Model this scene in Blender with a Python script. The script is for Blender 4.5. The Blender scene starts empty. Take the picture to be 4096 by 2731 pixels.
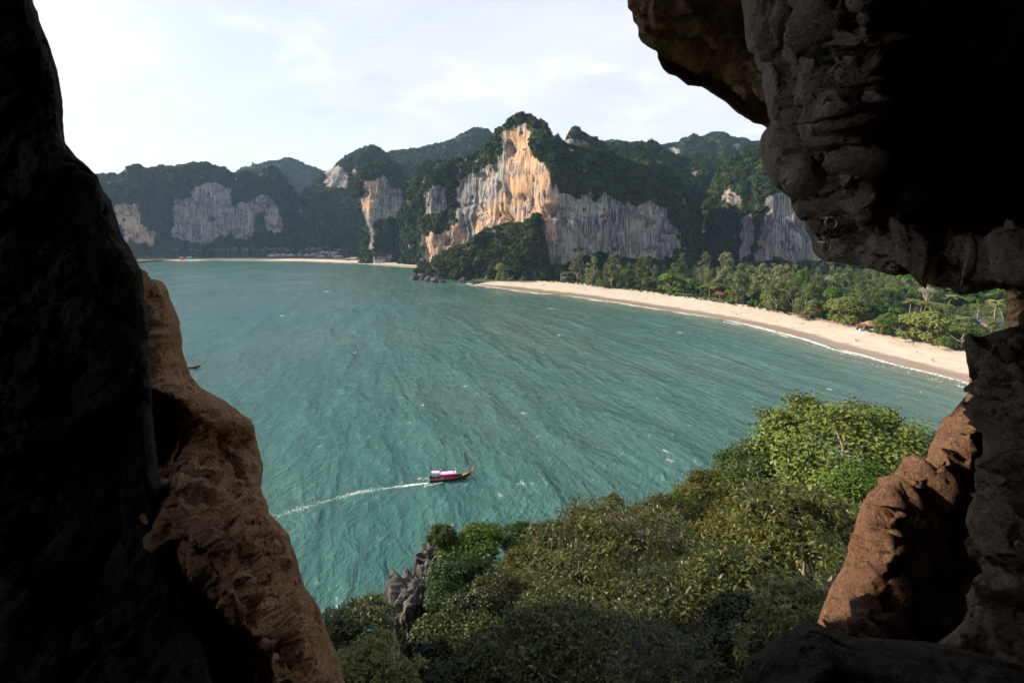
import bpy, bmesh, math, random
import numpy as np
from mathutils import Vector, Matrix

scene = bpy.context.scene
COL = scene.collection

# ------------------------------------------------------------------ camera
FPX, CX, CY = 2050.0, 2048.0, 945.0        # focal length and level line, in photograph pixels (4096 wide)
CAMH = 60.0                                # the cave mouth stands 60 m above the sea
cam_data = bpy.data.cameras.new('camera')
cam_data.sensor_width = 36.0
cam_data.lens = 36.0 * FPX / 4096.0
cam_data.shift_y = -(2731 / 2 - CY) / 4096.0
cam_data.clip_start = 0.05
cam_data.clip_end = 60000
cam = bpy.data.objects.new('camera', cam_data)
cam.location = (0, 0, CAMH)
cam.rotation_euler = (math.radians(90), 0, 0)
COL.objects.link(cam)
scene.camera = cam

# ------------------------------------------------------------------ sun and sky
SUN_EL = math.radians(27)
SUN_AZ = math.radians(-82)                 # from +Y (view direction), negative = left
sun_dir = Vector((math.sin(SUN_AZ) * math.cos(SUN_EL), math.cos(SUN_AZ) * math.cos(SUN_EL), math.sin(SUN_EL)))
sd = bpy.data.lights.new('sun', 'SUN')
sd.energy = 5.0
sd.angle = math.radians(0.6)
sd.color = (1.0, 0.85, 0.66)
sun = bpy.data.objects.new('sun', sd)
sun.rotation_euler = sun_dir.to_track_quat('Z', 'Y').to_euler()
sun.location = (-200, 30, 150)
COL.objects.link(sun)

world = bpy.data.worlds.new('World')
scene.world = world
world.use_nodes = True
wn, wl = world.node_tree.nodes, world.node_tree.links
wn.clear()
w_out = wn.new('ShaderNodeOutputWorld')
w_bg = wn.new('ShaderNodeBackground')
w_sky = wn.new('ShaderNodeTexSky')
w_sky.sky_type = 'NISHITA'
w_sky.sun_disc = False
w_sky.sun_elevation = SUN_EL
w_sky.sun_rotation = SUN_AZ
w_sky.altitude = 50
w_sky.air_density = 1.0
w_sky.dust_density = 2.0
w_sky.ozone_density = 1.5
w_bg.inputs['Strength'].default_value = 0.085
# thin cloud, laid out on a flat layer high above the place
w_tc = wn.new('ShaderNodeTexCoord')
w_sep = wn.new('ShaderNodeSeparateXYZ')
wl.new(w_tc.outputs['Generated'], w_sep.inputs[0])
def wmath(op, a, b=None, clamp=False):
    n = wn.new('ShaderNodeMath'); n.operation = op; n.use_clamp = clamp
    for i, v in enumerate((a, b)):
        if v is None: continue
        if isinstance(v, (int, float)): n.inputs[i].default_value = v
        else: wl.new(v, n.inputs[i])
    return n.outputs[0]
zc = wmath('ADD', wmath('MAXIMUM', w_sep.outputs['Z'], 0.0), 0.16)
w_cmb = wn.new('ShaderNodeCombineXYZ')
wl.new(wmath('DIVIDE', w_sep.outputs['X'], zc), w_cmb.inputs[0])
wl.new(wmath('DIVIDE', w_sep.outputs['Y'], zc), w_cmb.inputs[1])
def wnoise(scale, detail, rough, off, dist=0.0):
    m = wn.new('ShaderNodeMapping'); m.inputs['Location'].default_value = off
    wl.new(w_cmb.outputs[0], m.inputs[0])
    n = wn.new('ShaderNodeTexNoise')
    n.inputs['Scale'].default_value = scale; n.inputs['Detail'].default_value = detail
    n.inputs['Roughness'].default_value = rough; n.inputs['Distortion'].default_value = dist
    wl.new(m.outputs[0], n.inputs['Vector'])
    return n.outputs['Fac']
def wramp(v, lo, hi):
    n = wn.new('ShaderNodeMapRange'); n.interpolation_type = 'SMOOTHSTEP'
    n.inputs['From Min'].default_value = lo; n.inputs['From Max'].default_value = hi
    wl.new(v, n.inputs['Value'])
    return n.outputs['Result']
veil = wramp(wnoise(0.55, 6, 0.6, (3.1, 0.7, 0), 0.6), 0.22, 0.62)
puff = wramp(wnoise(1.7, 8, 0.62, (8.3, 2.2, 0), 0.3), 0.50, 0.72)
grey = wramp(wnoise(1.1, 7, 0.6, (5.4, 9.1, 0), 0.2), 0.56, 0.72)
def wmix(fac, a, b):
    n = wn.new('ShaderNodeMix'); n.data_type = 'RGBA'
    wl.new(fac, n.inputs[0])
    for i, v in ((6, a), (7, b)):
        if isinstance(v, tuple): n.inputs[i].default_value = (*v, 1)
        else: wl.new(v, n.inputs[i])
    return n.outputs[2]
sky_c = w_sky.outputs['Color']
c1 = wmix(wmath('ADD', wmath('MULTIPLY', veil, 0.4), 0.5), sky_c, (5.0, 5.1, 5.7))
c2 = wmix(wmath('MULTIPLY', puff, 0.6), c1, (6.3, 6.3, 6.3))
c3 = wmix(wmath('MULTIPLY', grey, 0.7), c2, (3.9, 4.05, 4.7))
wl.new(c3, w_bg.inputs['Color'])
wl.new(w_bg.outputs[0], w_out.inputs['Surface'])

vs = scene.view_settings
vs.view_transform = 'Standard'
vs.look = 'None'
vs.gamma = 1.0
vs.use_curve_mapping = False
vs.exposure = 1.26

cy = scene.cycles
cy.use_denoising = True
cy.use_adaptive_sampling = True
cy.adaptive_threshold = 0.025
cy.adaptive_min_samples = 10
cy.max_bounces = 5
cy.diffuse_bounces = 3
cy.glossy_bounces = 2
cy.transmission_bounces = 3
cy.transparent_max_bounces = 4
cy.volume_bounces = 0
cy.caustics_reflective = False
cy.caustics_refractive = False
cy.sample_clamp_indirect = 4.0

# ------------------------------------------------------------------ helpers
rng = np.random.default_rng(7)
random.seed(7)

def IMG(px, py, d):
    """a point at depth d seen at (px, py)"""
    return np.array(((px - CX) / FPX * d, d, CAMH - (py - CY) / FPX * d))

def ground_at(px, py, z=0.0):
    d = (CAMH - z) * FPX / (py - CY)
    return np.array(((px - CX) / FPX * d, d, z))

def to_px(P):
    P = np.asarray(P)
    d = np.maximum(P[..., 1], 0.01)
    return CX + P[..., 0] / d * FPX, CY + (CAMH - P[..., 2]) / d * FPX

_perm = np.random.default_rng(11).permutation(256)
_perm = np.concatenate([_perm, _perm, _perm]).astype(np.int64)
_g = np.random.default_rng(12).normal(size=(256, 3))
_g /= np.linalg.norm(_g, axis=1)[:, None]

def pnoise(x, y, z=0.0, seed=0):
    x, y, z = np.broadcast_arrays(np.asarray(x, float) + seed * 17.31, np.asarray(y, float) - seed * 9.77, np.asarray(z, float) + seed * 3.13)
    xi, yi, zi = np.floor(x), np.floor(y), np.floor(z)
    fx, fy, fz = x - xi, y - yi, z - zi
    xi, yi, zi = xi.astype(np.int64) & 255, yi.astype(np.int64) & 255, zi.astype(np.int64) & 255
    u, v, w = (f * f * f * (f * (f * 6 - 15) + 10) for f in (fx, fy, fz))
    out = 0.0
    for dx in (0, 1):
        wx = u if dx else 1 - u
        for dy in (0, 1):
            wy = v if dy else 1 - v
            for dz in (0, 1):
                wz = w if dz else 1 - w
                h = _perm[_perm[_perm[(xi + dx) & 255] + ((yi + dy) & 255)] + ((zi + dz) & 255)]
                g = _g[h]
                out = out + wx * wy * wz * (g[..., 0] * (fx - dx) + g[..., 1] * (fy - dy) + g[..., 2] * (fz - dz))
    return out * 1.5

def fbm(x, y, z=0.0, octv=4, seed=0, gain=0.5, lac=2.03):
    a, f, s = 1.0, 1.0, 0.0
    for o in range(octv):
        s = s + a * pnoise(np.asarray(x) * f, np.asarray(y) * f, np.asarray(z) * f, seed + o * 5)
        a *= gain; f *= lac
    return s

def ridged(x, y, z=0.0, octv=3, seed=0):
    a, f, s = 1.0, 1.0, 0.0
    for o in range(octv):
        s = s + a * (1 - 2 * np.abs(pnoise(np.asarray(x) * f, np.asarray(y) * f, np.asarray(z) * f, seed + o * 5)))
        a *= 0.5; f *= 2.1
    return s

def facets(P, scale, seed=0):
    """broken rock: every cell of a jittered lattice carries its own tilted plane; also the gap between cells"""
    Q = np.asarray(P) * scale + seed * 7.13
    base = np.floor(Q).astype(np.int64)
    f1 = np.full(Q.shape[:-1], 9.0); f2 = f1.copy(); h1 = np.zeros(Q.shape[:-1])
    for dx in (-1, 0, 1):
        for dy in (-1, 0, 1):
            for dz in (-1, 0, 1):
                c = base + np.array([dx, dy, dz])
                k = _perm[_perm[_perm[c[..., 0] & 255] + (c[..., 1] & 255)] + (c[..., 2] & 255)]
                v = Q - (c + 0.5 + 0.42 * _g[k])
                d = np.sqrt((v * v).sum(-1))
                k2 = _perm[k + 37]
                h = (v * _g[k2]).sum(-1) + 0.5 * _g[k2, 0]
                near = d < f1
                f2 = np.where(near, f1, np.minimum(f2, d))
                h1 = np.where(near, h, h1); f1 = np.where(near, d, f1)
    return h1, f2 - f1

def sstep(a, b, x):
    t = np.clip((x - a) / (b - a), 0, 1)
    return t * t * (3 - 2 * t)

def in_poly(px, py, poly):
    poly = np.asarray(poly, float)
    inside = np.zeros(np.shape(px), bool)
    x0, y0 = poly[-1]
    for x1, y1 in poly:
        c = ((y1 > py) != (y0 > py)) & (px < (x0 - x1) * (py - y1) / (y0 - y1 + 1e-12) + x1)
        inside ^= c
        x0, y0 = x1, y1
    return inside

def new_mesh(name, V, F, smooth=False):
    """V (n,3); F a list of faces, or an (m,3|4) array"""
    me = bpy.data.meshes.new(name)
    V = np.ascontiguousarray(V, np.float32)
    if isinstance(F, np.ndarray):
        F = np.ascontiguousarray(F, np.int32)
        m, k = F.shape
        me.vertices.add(len(V)); me.vertices.foreach_set('co', V.ravel())
        me.loops.add(m * k); me.loops.foreach_set('vertex_index', F.ravel())
        me.polygons.add(m); me.polygons.foreach_set('loop_start', np.arange(0, m * k, k, dtype=np.int32))
        me.update(calc_edges=True)
    else:
        me.from_pydata(V.tolist(), [], F)
        me.update()
    if smooth:
        me.polygons.foreach_set('use_smooth', np.ones(len(me.polygons), bool))
    return me

def add_attr(me, name, vals):
    a = me.attributes.new(name, 'FLOAT', 'POINT')
    a.data.foreach_set('value', np.ascontiguousarray(vals, np.float32))

def link(name, me, mat=None, parent=None, loc=None, rotz=0.0, scale=None):
    o = bpy.data.objects.new(name, me)
    COL.objects.link(o)
    if mat is not None and me is not None and len(me.materials) == 0:
        me.materials.append(mat)
    if parent is not None: o.parent = parent
    if loc is not None: o.location = loc
    if rotz: o.rotation_euler = (0, 0, rotz)
    if scale is not None: o.scale = (scale, scale, scale) if np.isscalar(scale) else scale
    return o

def tag(o, label, cat=None, group=None, kind=None):
    o['label'] = label
    if cat: o['category'] = cat
    if group: o['group'] = group
    if kind: o['kind'] = kind
    return o

def empty(name, loc=(0, 0, 0), rotz=0.0, scale=1.0):
    o = bpy.data.objects.new(name, None)
    o.empty_display_size = 0.2
    COL.objects.link(o)
    o.location = loc; o.rotation_euler = (0, 0, rotz); o.scale = (scale,) * 3
    return o

def grid_faces(nu, nv, close_u=False):
    """faces of a (nu, nv) vertex grid, index u*nv+v"""
    u = np.arange(nu if close_u else nu - 1)[:, None]
    v = np.arange(nv - 1)[None, :]
    a = (u % nu) * nv + v; b = ((u + 1) % nu) * nv + v
    return np.stack([a, b, b + 1, a + 1], -1).reshape(-1, 4)

class MB:
    """collects simple shapes into one mesh"""
    def __init__(s): s.V, s.F = [], []
    def add(s, V, F):
        n = len(s.V)
        s.V += [tuple(map(float, v)) for v in V]
        s.F += [tuple(int(i) + n for i in f) for f in F]
        return s
    def box(s, c, size, rot=None):
        hx, hy, hz = size[0] / 2, size[1] / 2, size[2] / 2
        V = [Vector((x, y, z)) for x in (-hx, hx) for y in (-hy, hy) for z in (-hz, hz)]
        if rot is not None: V = [rot @ v for v in V]
        V = [v + Vector(c) for v in V]
        return s.add(V, [(0, 1, 3, 2), (4, 6, 7, 5), (0, 4, 5, 1), (2, 3, 7, 6), (0, 2, 6, 4), (1, 5, 7, 3)])
    def tube(s, pts, rads, n=6, cap=True):
        pts = [Vector(p) for p in pts]
        if np.isscalar(rads): rads = [rads] * len(pts)
        V, F = [], []
        up = None
        for i, p in enumerate(pts):
            t = (pts[min(i + 1, len(pts) - 1)] - pts[max(i - 1, 0)])
            t = t.normalized() if t.length > 1e-9 else Vector((0, 0, 1))
            if up is None:
                up = t.orthogonal().normalized()
            up = (up - t * up.dot(t))
            up = up.normalized() if up.length > 1e-6 else t.orthogonal().normalized()
            sd_ = t.cross(up)
            for k in range(n):
                a = 2 * math.pi * k / n
                V.append(p + (up * math.cos(a) + sd_ * math.sin(a)) * rads[i])
        for i in range(len(pts) - 1):
            for k in range(n):
                k2 = (k + 1) % n
                F.append((i * n + k, i * n + k2, (i + 1) * n + k2, (i + 1) * n + k))
        if cap:
            F.append(tuple(range(n - 1, -1, -1)))
            F.append(tuple((len(pts) - 1) * n + k for k in range(n)))
        return s.add(V, F)
    def lathe(s, prof, n=12, c=(0, 0, 0)):
        V = [(c[0] + r * math.cos(2 * math.pi * k / n), c[1] + r * math.sin(2 * math.pi * k / n), c[2] + z) for r, z in prof for k in range(n)]
        F = [(i * n + k, i * n + (k + 1) % n, (i + 1) * n + (k + 1) % n, (i + 1) * n + k) for i in range(len(prof) - 1) for k in range(n)]
        F.append(tuple(range(n - 1, -1, -1))); F.append(tuple((len(prof) - 1) * n + k for k in range(n)))
        return s.add(V, F)
    def mesh(s, name, smooth=False):
        me = bpy.data.meshes.new(name)
        me.from_pydata(s.V, [], s.F); me.update()
        if smooth: me.polygons.foreach_set('use_smooth', np.ones(len(me.polygons), bool))
        return me
    def build(s, name, mat, parent=None, loc=None, smooth=False):
        return link(name, s.mesh(name, smooth), mat, parent, loc)

# ------------------------------------------------------------------ material helpers
class NT:
    def __init__(s, name):
        s.mat = bpy.data.materials.new(name); s.mat.use_nodes = True
        s.n = s.mat.node_tree.nodes; s.l = s.mat.node_tree.links
        s.n.clear()
        s.out = s.n.new('ShaderNodeOutputMaterial')
    def node(s, t, **kw):
        n = s.n.new(t)
        for k, v in kw.items(): setattr(n, k, v)
        return n
    def set(s, inp, v):
        if isinstance(v, bpy.types.NodeSocket): s.l.new(v, inp)
        elif isinstance(v, tuple) and len(v) == 3 and inp.type == 'RGBA': inp.default_value = (*v, 1)
        else: inp.default_value = v
    def pos(s): return s.node('ShaderNodeNewGeometry').outputs['Position']
    def obj(s): return s.node('ShaderNodeTexCoord').outputs['Object']
    def map(s, v, scale=(1, 1, 1), rot=(0, 0, 0), loc=(0, 0, 0)):
        n = s.node('ShaderNodeMapping'); s.l.new(v, n.inputs[0])
        n.inputs['Scale'].default_value = scale; n.inputs['Rotation'].default_value = rot; n.inputs['Location'].default_value = loc
        return n.outputs[0]
    def rmap(s, v, rotz, scale, loc=(0, 0, 0)):
        return s.map(s.map(v, rot=(0, 0, rotz), loc=loc), scale)
    def noise(s, v, scale, detail=4, rough=0.55, dist=0.0, col=False):
        n = s.node('ShaderNodeTexNoise'); s.l.new(v, n.inputs['Vector'])
        n.inputs['Scale'].default_value = scale; n.inputs['Detail'].default_value = detail
        n.inputs['Roughness'].default_value = rough; n.inputs['Distortion'].default_value = dist
        return n.outputs['Color' if col else 'Fac']
    def vor(s, v, scale, feature='F1', rand=1.0):
        n = s.node('ShaderNodeTexVoronoi', feature=feature); s.l.new(v, n.inputs['Vector'])
        n.inputs['Scale'].default_value = scale; n.inputs['Randomness'].default_value = rand
        return n.outputs['Distance']
    def ramp(s, v, lo, hi, a=0.0, b=1.0):
        n = s.node('ShaderNodeMapRange', interpolation_type='SMOOTHSTEP')
        s.set(n.inputs['Value'], v)
        for k, x in (('From Min', lo), ('From Max', hi), ('To Min', a), ('To Max', b)): n.inputs[k].default_value = x
        return n.outputs['Result']
    def math(s, op, a, b=0.0, clamp=False):
        n = s.node('ShaderNodeMath', operation=op, use_clamp=clamp)
        s.set(n.inputs[0], a); s.set(n.inputs[1], b)
        return n.outputs[0]
    def mix(s, f, a, b, blend='MIX'):
        n = s.node('ShaderNodeMix', data_type='RGBA', blend_type=blend)
        s.set(n.inputs[0], f); s.set(n.inputs[6], a); s.set(n.inputs[7], b)
        return n.outputs[2]
    def attr(s, name): return s.node('ShaderNodeAttribute', attribute_name=name).outputs['Fac']
    def rand(s): return s.node('ShaderNodeObjectInfo').outputs['Random']
    def bump(s, h, strength=0.5, dist=0.1, normal=None):
        n = s.node('ShaderNodeBump'); s.l.new(h, n.inputs['Height'])
        n.inputs['Strength'].default_value = strength; n.inputs['Distance'].default_value = dist
        if normal is not None: s.l.new(normal, n.inputs['Normal'])
        return n.outputs[0]
    def princ(s, color, rough=0.7, normal=None, spec=0.3, metal=0.0):
        p = s.node('ShaderNodeBsdfPrincipled')
        s.set(p.inputs['Base Color'], color); s.set(p.inputs['Roughness'], rough)
        p.inputs['Specular IOR Level'].default_value = spec
        p.inputs['Metallic'].default_value = metal
        if normal is not None: s.l.new(normal, p.inputs['Normal'])
        return p
    def done(s, shader):
        s.l.new(shader.outputs[0] if not isinstance(shader, bpy.types.NodeSocket) else shader, s.out.inputs['Surface'])
        return s.mat

def plain(name, color, rough=0.6, var=0.15, scale=3.0, spec=0.3, metal=0.0):
    t = NT(name)
    n = t.noise(t.obj(), scale, 5, 0.6)
    c = t.mix(t.ramp(n, 0.35, 0.65), tuple(x * (1 - var) for x in color), tuple(min(1, x * (1 + var)) for x in color))
    return t.done(t.princ(c, rough, t.bump(t.noise(t.obj(), scale * 8, 3), 0.15, 0.01), spec, metal))

# ================================================================== materials of the setting
def mat_water():
    t = NT('sea_water')
    p = t.pos()
    sw, ch = math.radians(-16), math.radians(24)     # crest directions of the swell and of the wind chop
    big = t.noise(t.rmap(p, sw, (0.085, 0.020, 1)), 1.0, 3, 0.5, 0.35)
    mid = t.noise(t.rmap(p, sw, (0.40, 0.15, 1), (40, 0, 0)), 1.0, 4, 0.6, 0.35)
    chop = t.noise(t.rmap(p, ch, (0.95, 0.20, 1)), 1.0, 3, 0.6, 0.25)
    fine = t.noise(t.rmap(p, ch + 0.15, (2.6, 0.6, 1)), 1.0, 3, 0.65, 0.2)
    gust = t.ramp(t.noise(t.map(p, (0.012, 0.008, 1)), 1.0, 4, 0.6), 0.35, 0.65)      # gusts roughen the water unevenly
    n = t.bump(big, 1.0, 3.2)
    n = t.bump(mid, 1.0, 1.1, n)
    n = t.bump(t.math('MULTIPLY', chop, t.math('ADD', t.math('MULTIPLY', gust, 0.7), 0.5)), 1.0, 0.6, n)
    n = t.bump(fine, 1.0, 0.16, n)
    murk = t.noise(t.map(p, (0.006, 0.004, 1)), 1.0, 4, 0.55, 0.4)
    c = t.mix(t.ramp(murk, 0.36, 0.66), (0.019, 0.080, 0.073), (0.040, 0.084, 0.071))
    c = t.mix(t.ramp(t.math('ADD', t.math('MULTIPLY', big, 0.6), t.math('MULTIPLY', mid, 0.5)), 0.50, 0.74, 0, 0.6), c, (0.048, 0.135, 0.122))  # swell crests lightened: backlight and sky sheen put into the colour
    c = t.mix(t.math('MULTIPLY', t.ramp(chop, 0.56, 0.72), t.ramp(mid, 0.46, 0.62, 0.15, 0.75)), c, (0.15, 0.24, 0.225))      # thin aerated crests, with sky sheen and backlight painted in pale
    # churned sand near the beaches
    shore = t.attr('shore')
    c = t.mix(t.math('MULTIPLY', shore, 0.8), c, (0.13, 0.14, 0.09))
    sh = t.princ(c, t.ramp(gust, 0.0, 1.0, 0.16, 0.26), n, 0.5)
    sh.inputs['IOR'].default_value = 1.33
    return t.done(sh)

def mat_sand():
    t = NT('beach_sand')
    p = t.pos()
    w = t.attr('wet')
    a = t.noise(p, 0.15, 5, 0.6); b = t.noise(p, 3.0, 4, 0.7)
    edge = t.math('ADD', w, t.math('MULTIPLY', t.math('SUBTRACT', t.noise(p, 0.06, 4, 0.6), 0.5), 0.22))
    dry = t.mix(t.ramp(a, 0.35, 0.65), (0.355, 0.305, 0.245), (0.42, 0.365, 0.30))
    dry = t.mix(t.ramp(b, 0.55, 0.8, 0, 0.5), dry, (0.37, 0.30, 0.23))
    wet = (0.20, 0.15, 0.108)
    f = t.ramp(edge, 0.19, 0.31)
    c = t.mix(f, wet, dry)
    return t.done(t.princ(c, t.ramp(edge, 0.1, 0.4, 0.35, 0.9), t.bump(t.noise(p, 1.5, 5, 0.7), 0.4, 0.12), 0.35))

def mat_ground():
    t = NT('forest_floor')
    p = t.pos()
    a = t.noise(p, 0.08, 6, 0.65)
    c = t.mix(t.ramp(a, 0.35, 0.65), (0.028, 0.042, 0.016), (0.075, 0.085, 0.035))
    return t.done(t.princ(c, 0.9, t.bump(t.noise(p, 0.7, 4), 0.6, 0.4), 0.1))

def mat_cliff():
    """weathered limestone: grey to white, black water streaks, ochre where it broke off"""
    t = NT('limestone_cliff')
    p = t.pos()
    st1 = t.noise(t.map(p, (0.16, 0.16, 0.010)), 1.0, 6, 0.65, 0.8)
    st2 = t.noise(t.map(p, (0.55, 0.55, 0.03)), 1.0, 5, 0.65, 0.5)
    st3 = t.noise(t.map(p, (0.085, 0.085, 0.022)), 1.0, 5, 0.6, 1.2)
    blot = t.noise(p, 0.035, 6, 0.62, 0.6)
    fine = t.noise(p, 0.35, 6, 0.7)
    c = t.mix(t.ramp(st1, 0.36, 0.62), (0.105, 0.106, 0.113), (0.29, 0.275, 0.265))
    c = t.mix(t.ramp(st3, 0.50, 0.64, 0, 0.65), c, (0.30, 0.20, 0.135))
    och = t.math('MULTIPLY', t.attr('ochre'), t.ramp(t.math('ADD', blot, t.math('MULTIPLY', st3, 0.5)), 0.54, 0.84), True)
    c = t.mix(och, c, (0.46, 0.275, 0.155))
    pale = t.math('MULTIPLY', t.attr('ochre'), t.ramp(st2, 0.48, 0.66, 0, 0.75))
    c = t.mix(pale, c, (0.50, 0.40, 0.30))
    c = t.mix(t.ramp(st2, 0.55, 0.68, 0, 0.8), c, (0.46, 0.44, 0.42))
    dark = t.ramp(t.math('ADD', t.math('MULTIPLY', st2, 0.62), t.math('MULTIPLY', blot, 0.45)), 0.55, 0.44, 0, 1)
    c = t.mix(t.math('MULTIPLY', dark, 0.9), c, (0.035, 0.038, 0.046))
    c = t.mix(t.ramp(fine, 0.55, 0.75, 0, 0.55), c, (0.08, 0.08, 0.082))
    green = t.ramp(t.math('ADD', t.attr('rock'), t.math('MULTIPLY', t.math('SUBTRACT', fine, 0.5), 0.8)), 0.62, 0.42)
    c = t.mix(green, c, (0.026, 0.040, 0.016))
    h = t.math('ADD', t.math('MULTIPLY', st2, 1.2), t.math('ADD', t.math('MULTIPLY', fine, 0.9), st1))
    return t.done(t.princ(c, 0.9, t.bump(h, 0.8, 2.2), 0.15))

def mat_leaf(name, dark, light, rough=0.55, spec=0.3, trans=0.25, nscale=0.05, warm=None):
    t = NT(name)
    p = t.pos()
    r = t.rand()
    f = t.math('ADD', t.math('MULTIPLY', r, 0.55), t.math('MULTIPLY', t.noise(p, nscale, 3, 0.6), 0.6))
    c = t.mix(t.ramp(f, 0.3, 0.85), dark, light)
    if warm is not None:
        c = t.mix(t.ramp(t.noise(p, nscale * 9, 3, 0.6), 0.52, 0.68, 0, 0.8), c, warm)
    pr = t.princ(c, rough, None, spec)
    tr = t.node('ShaderNodeBsdfTranslucent')
    t.l.new(t.mix(0.5, c, tuple(min(1, x * 1.6) for x in light)), tr.inputs['Color'])
    mx = t.node('ShaderNodeMixShader'); mx.inputs[0].default_value = trans
    t.l.new(pr.outputs[0], mx.inputs[1]); t.l.new(tr.outputs[0], mx.inputs[2])
    return t.done(mx)

def mat_bark(name, a, b, scale=2.0):
    t = NT(name)
    o = t.obj()
    n = t.noise(t.map(o, (3, 3, 0.7)), scale, 6, 0.65)
    c = t.mix(t.ramp(n, 0.35, 0.65), a, b)
    return t.done(t.princ(c, 0.85, t.bump(n, 0.6, 0.05), 0.2))

M_WATER, M_SAND, M_GROUND, M_CLIFF = mat_water(), mat_sand(), mat_ground(), mat_cliff()
M_FAR = mat_leaf('hill_forest_leaves', (0.009, 0.024, 0.009), (0.050, 0.078, 0.020), 0.75, 0.06, 0.2, 0.02)
M_BARK = mat_bark('grey_bark', (0.16, 0.13, 0.10), (0.34, 0.29, 0.23))

def polyline(pts, n, smooth=2):
    """n points at even arc length along pts (k columns)"""
    pts = np.asarray(pts, float)
    s = np.concatenate([[0], np.cumsum(np.linalg.norm(np.diff(pts[:, :2], axis=0), axis=1))])
    t = np.linspace(0, s[-1], n)
    out = np.stack([np.interp(t, s, pts[:, k]) for k in range(pts.shape[1])], 1)
    for _ in range(smooth):
        out[1:-1] = out[1:-1] * 0.5 + (out[:-2] + out[2:]) * 0.25
    return out

# ================================================================== shoreline, beaches, ground, sea
W1 = [ground_at(*p)[:2] for p in [(3990, 1565), (3746, 1496), (3572, 1454), (3350, 1394), (3211, 1350), (3008, 1300), (2800, 1262), (2500, 1215), (2250, 1180), (2146, 1171), (2027, 1155), (1863, 1134)]]
W1 = [np.array((186., 60.)), np.array((190., 140.))] + W1
B1 = [ground_at(px, py, 3.0)[:2] for px, py in [(4000, 1440), (3857, 1407), (3746, 1382), (3572, 1347), (3425, 1312), (3246, 1274), (3068, 1241), (2949, 1222), (2800, 1199), (2550, 1165), (2336, 1140), (2280, 1134), (2176, 1126), (1976, 1127), (1890, 1128)]]
B1 = [np.array((232., 60.)), np.array((232., 140.))] + B1
W2 = [ground_at(*p)[:2] for p in [(1700, 1075), (1679, 1072), (1446, 1055), (1238, 1046), (1000, 1043), (850, 1042), (700, 1044), (620, 1046), (540, 1050), (420, 1052)]]
B2 = [ground_at(px, py, 3.0)[:2] for px, py in [(1720, 1056), (1690, 1056), (1446, 1044), (1238, 1037), (1000, 1034), (850, 1035), (700, 1038), (620, 1042), (540, 1047), (420, 1050)]]

def beach(name, W, B, n, m):
    W, B = polyline(W, n), polyline(B, n)
    v = np.linspace(-0.25, 1.12, m)
    P = W[:, None] * (1 - v)[None, :, None] + B[:, None] * v[None, :, None]
    z = 3.0 * np.clip(v, -0.3, 1.3)[None, :] ** 1.0 + 0.12 * fbm(P[..., 0] * .08, P[..., 1] * .08, 0, 3)
    z = z + np.where(v > 1.0, 0.15, 0.0)[None, :]
    V = np.dstack([P, z]).reshape(-1, 3)
    F = grid_faces(n, m)
    me = new_mesh(name, V, F[:, ::-1], True)
    add_attr(me, 'wet', np.broadcast_to(v[None, :], (n, m)).ravel())
    o = link(name, me, M_SAND)
    o['kind'] = 'structure'
    return W, B
beach_near = beach('beach', W1, B1, 260, 24)
tag(bpy.data.objects['beach'], 'long pale sand beach curving along the right side of the bay', kind='structure')
beach_far = beach('beach', W2, B2, 140, 12)
tag(bpy.data.objects['beach.001'], 'narrow sand beach below the far palm grove', kind='structure')

def make_ground():
    near = polyline(B1, 120); far = polyline(B2, 60)
    ring = [(6000, 60)] + [tuple(p) for p in near] + [(-45, 765), (-105, 835), (-150, 935)] + [tuple(p) for p in far] + [(-1500, 1200), (-6000, 1300), (-9000, 9000), (9000, 9000), (9000, 60)]
    bm = bmesh.new()
    vs_ = [bm.verts.new((x, y, 3.05)) for x, y in ring]
    f = bm.faces.new(vs_)
    if f.normal.z < 0: f.normal_flip()
    bmesh.ops.triangulate(bm, faces=bm.faces[:])
    low = [bm.verts.new((x, y, -2.0)) for x, y in ring]
    for i in range(len(ring)):
        j = (i + 1) % len(ring)
        bm.faces.new((vs_[i], low[i], low[j], vs_[j]))
    me = bpy.data.meshes.new('ground'); bm.to_mesh(me); bm.free()
    tag(link('ground', me, M_GROUND), 'low wooded plain behind the beaches', kind='structure')
make_ground()

def make_sea():
    xs = np.concatenate([[-9000, -4000, -2000], np.arange(-1300, 420, 9.0), [700, 2000, 9000]])
    ys = np.concatenate([[-9000, -2000, -300, -50], np.arange(10, 1400, 9.0), [1600, 2500, 9000]])
    X, Y = np.meshgrid(xs, ys, indexing='ij')
    V = np.stack([X, Y, np.zeros_like(X)], -1).reshape(-1, 3)
    me = new_mesh('sea', V, grid_faces(len(xs), len(ys)), True)
    sh = np.zeros(len(V))
    for W in (beach_near[0], beach_far[0]):
        d = np.full(len(V), 1e9)
        for k in range(0, len(W)):
            d = np.minimum(d, np.hypot(V[:, 0] - W[k, 0], V[:, 1] - W[k, 1]))
        sh = np.maximum(sh, np.clip(1 - d / 42.0, 0, 1) ** 1.5)
    add_attr(me, 'shore', sh)
    tag(link('sea', me, M_WATER), 'wind-ruffled turquoise water of the bay', kind='structure')
make_sea()

# ================================================================== forest crowns for the far woods (one mass per hill)
def rot_to(n):
    """rotation matrices (k,3,3) taking +Z to the unit vectors n"""
    n = n / np.maximum(np.linalg.norm(n, axis=1), 1e-9)[:, None]
    a = np.where(np.abs(n[:, 2:3]) < 0.95, np.array([[0, 0, 1.0]]), np.array([[1.0, 0, 0]]))
    x = np.cross(a, n); x /= np.linalg.norm(x, axis=1)[:, None]
    y = np.cross(n, x)
    return np.stack([x, y, n], -1)

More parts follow.
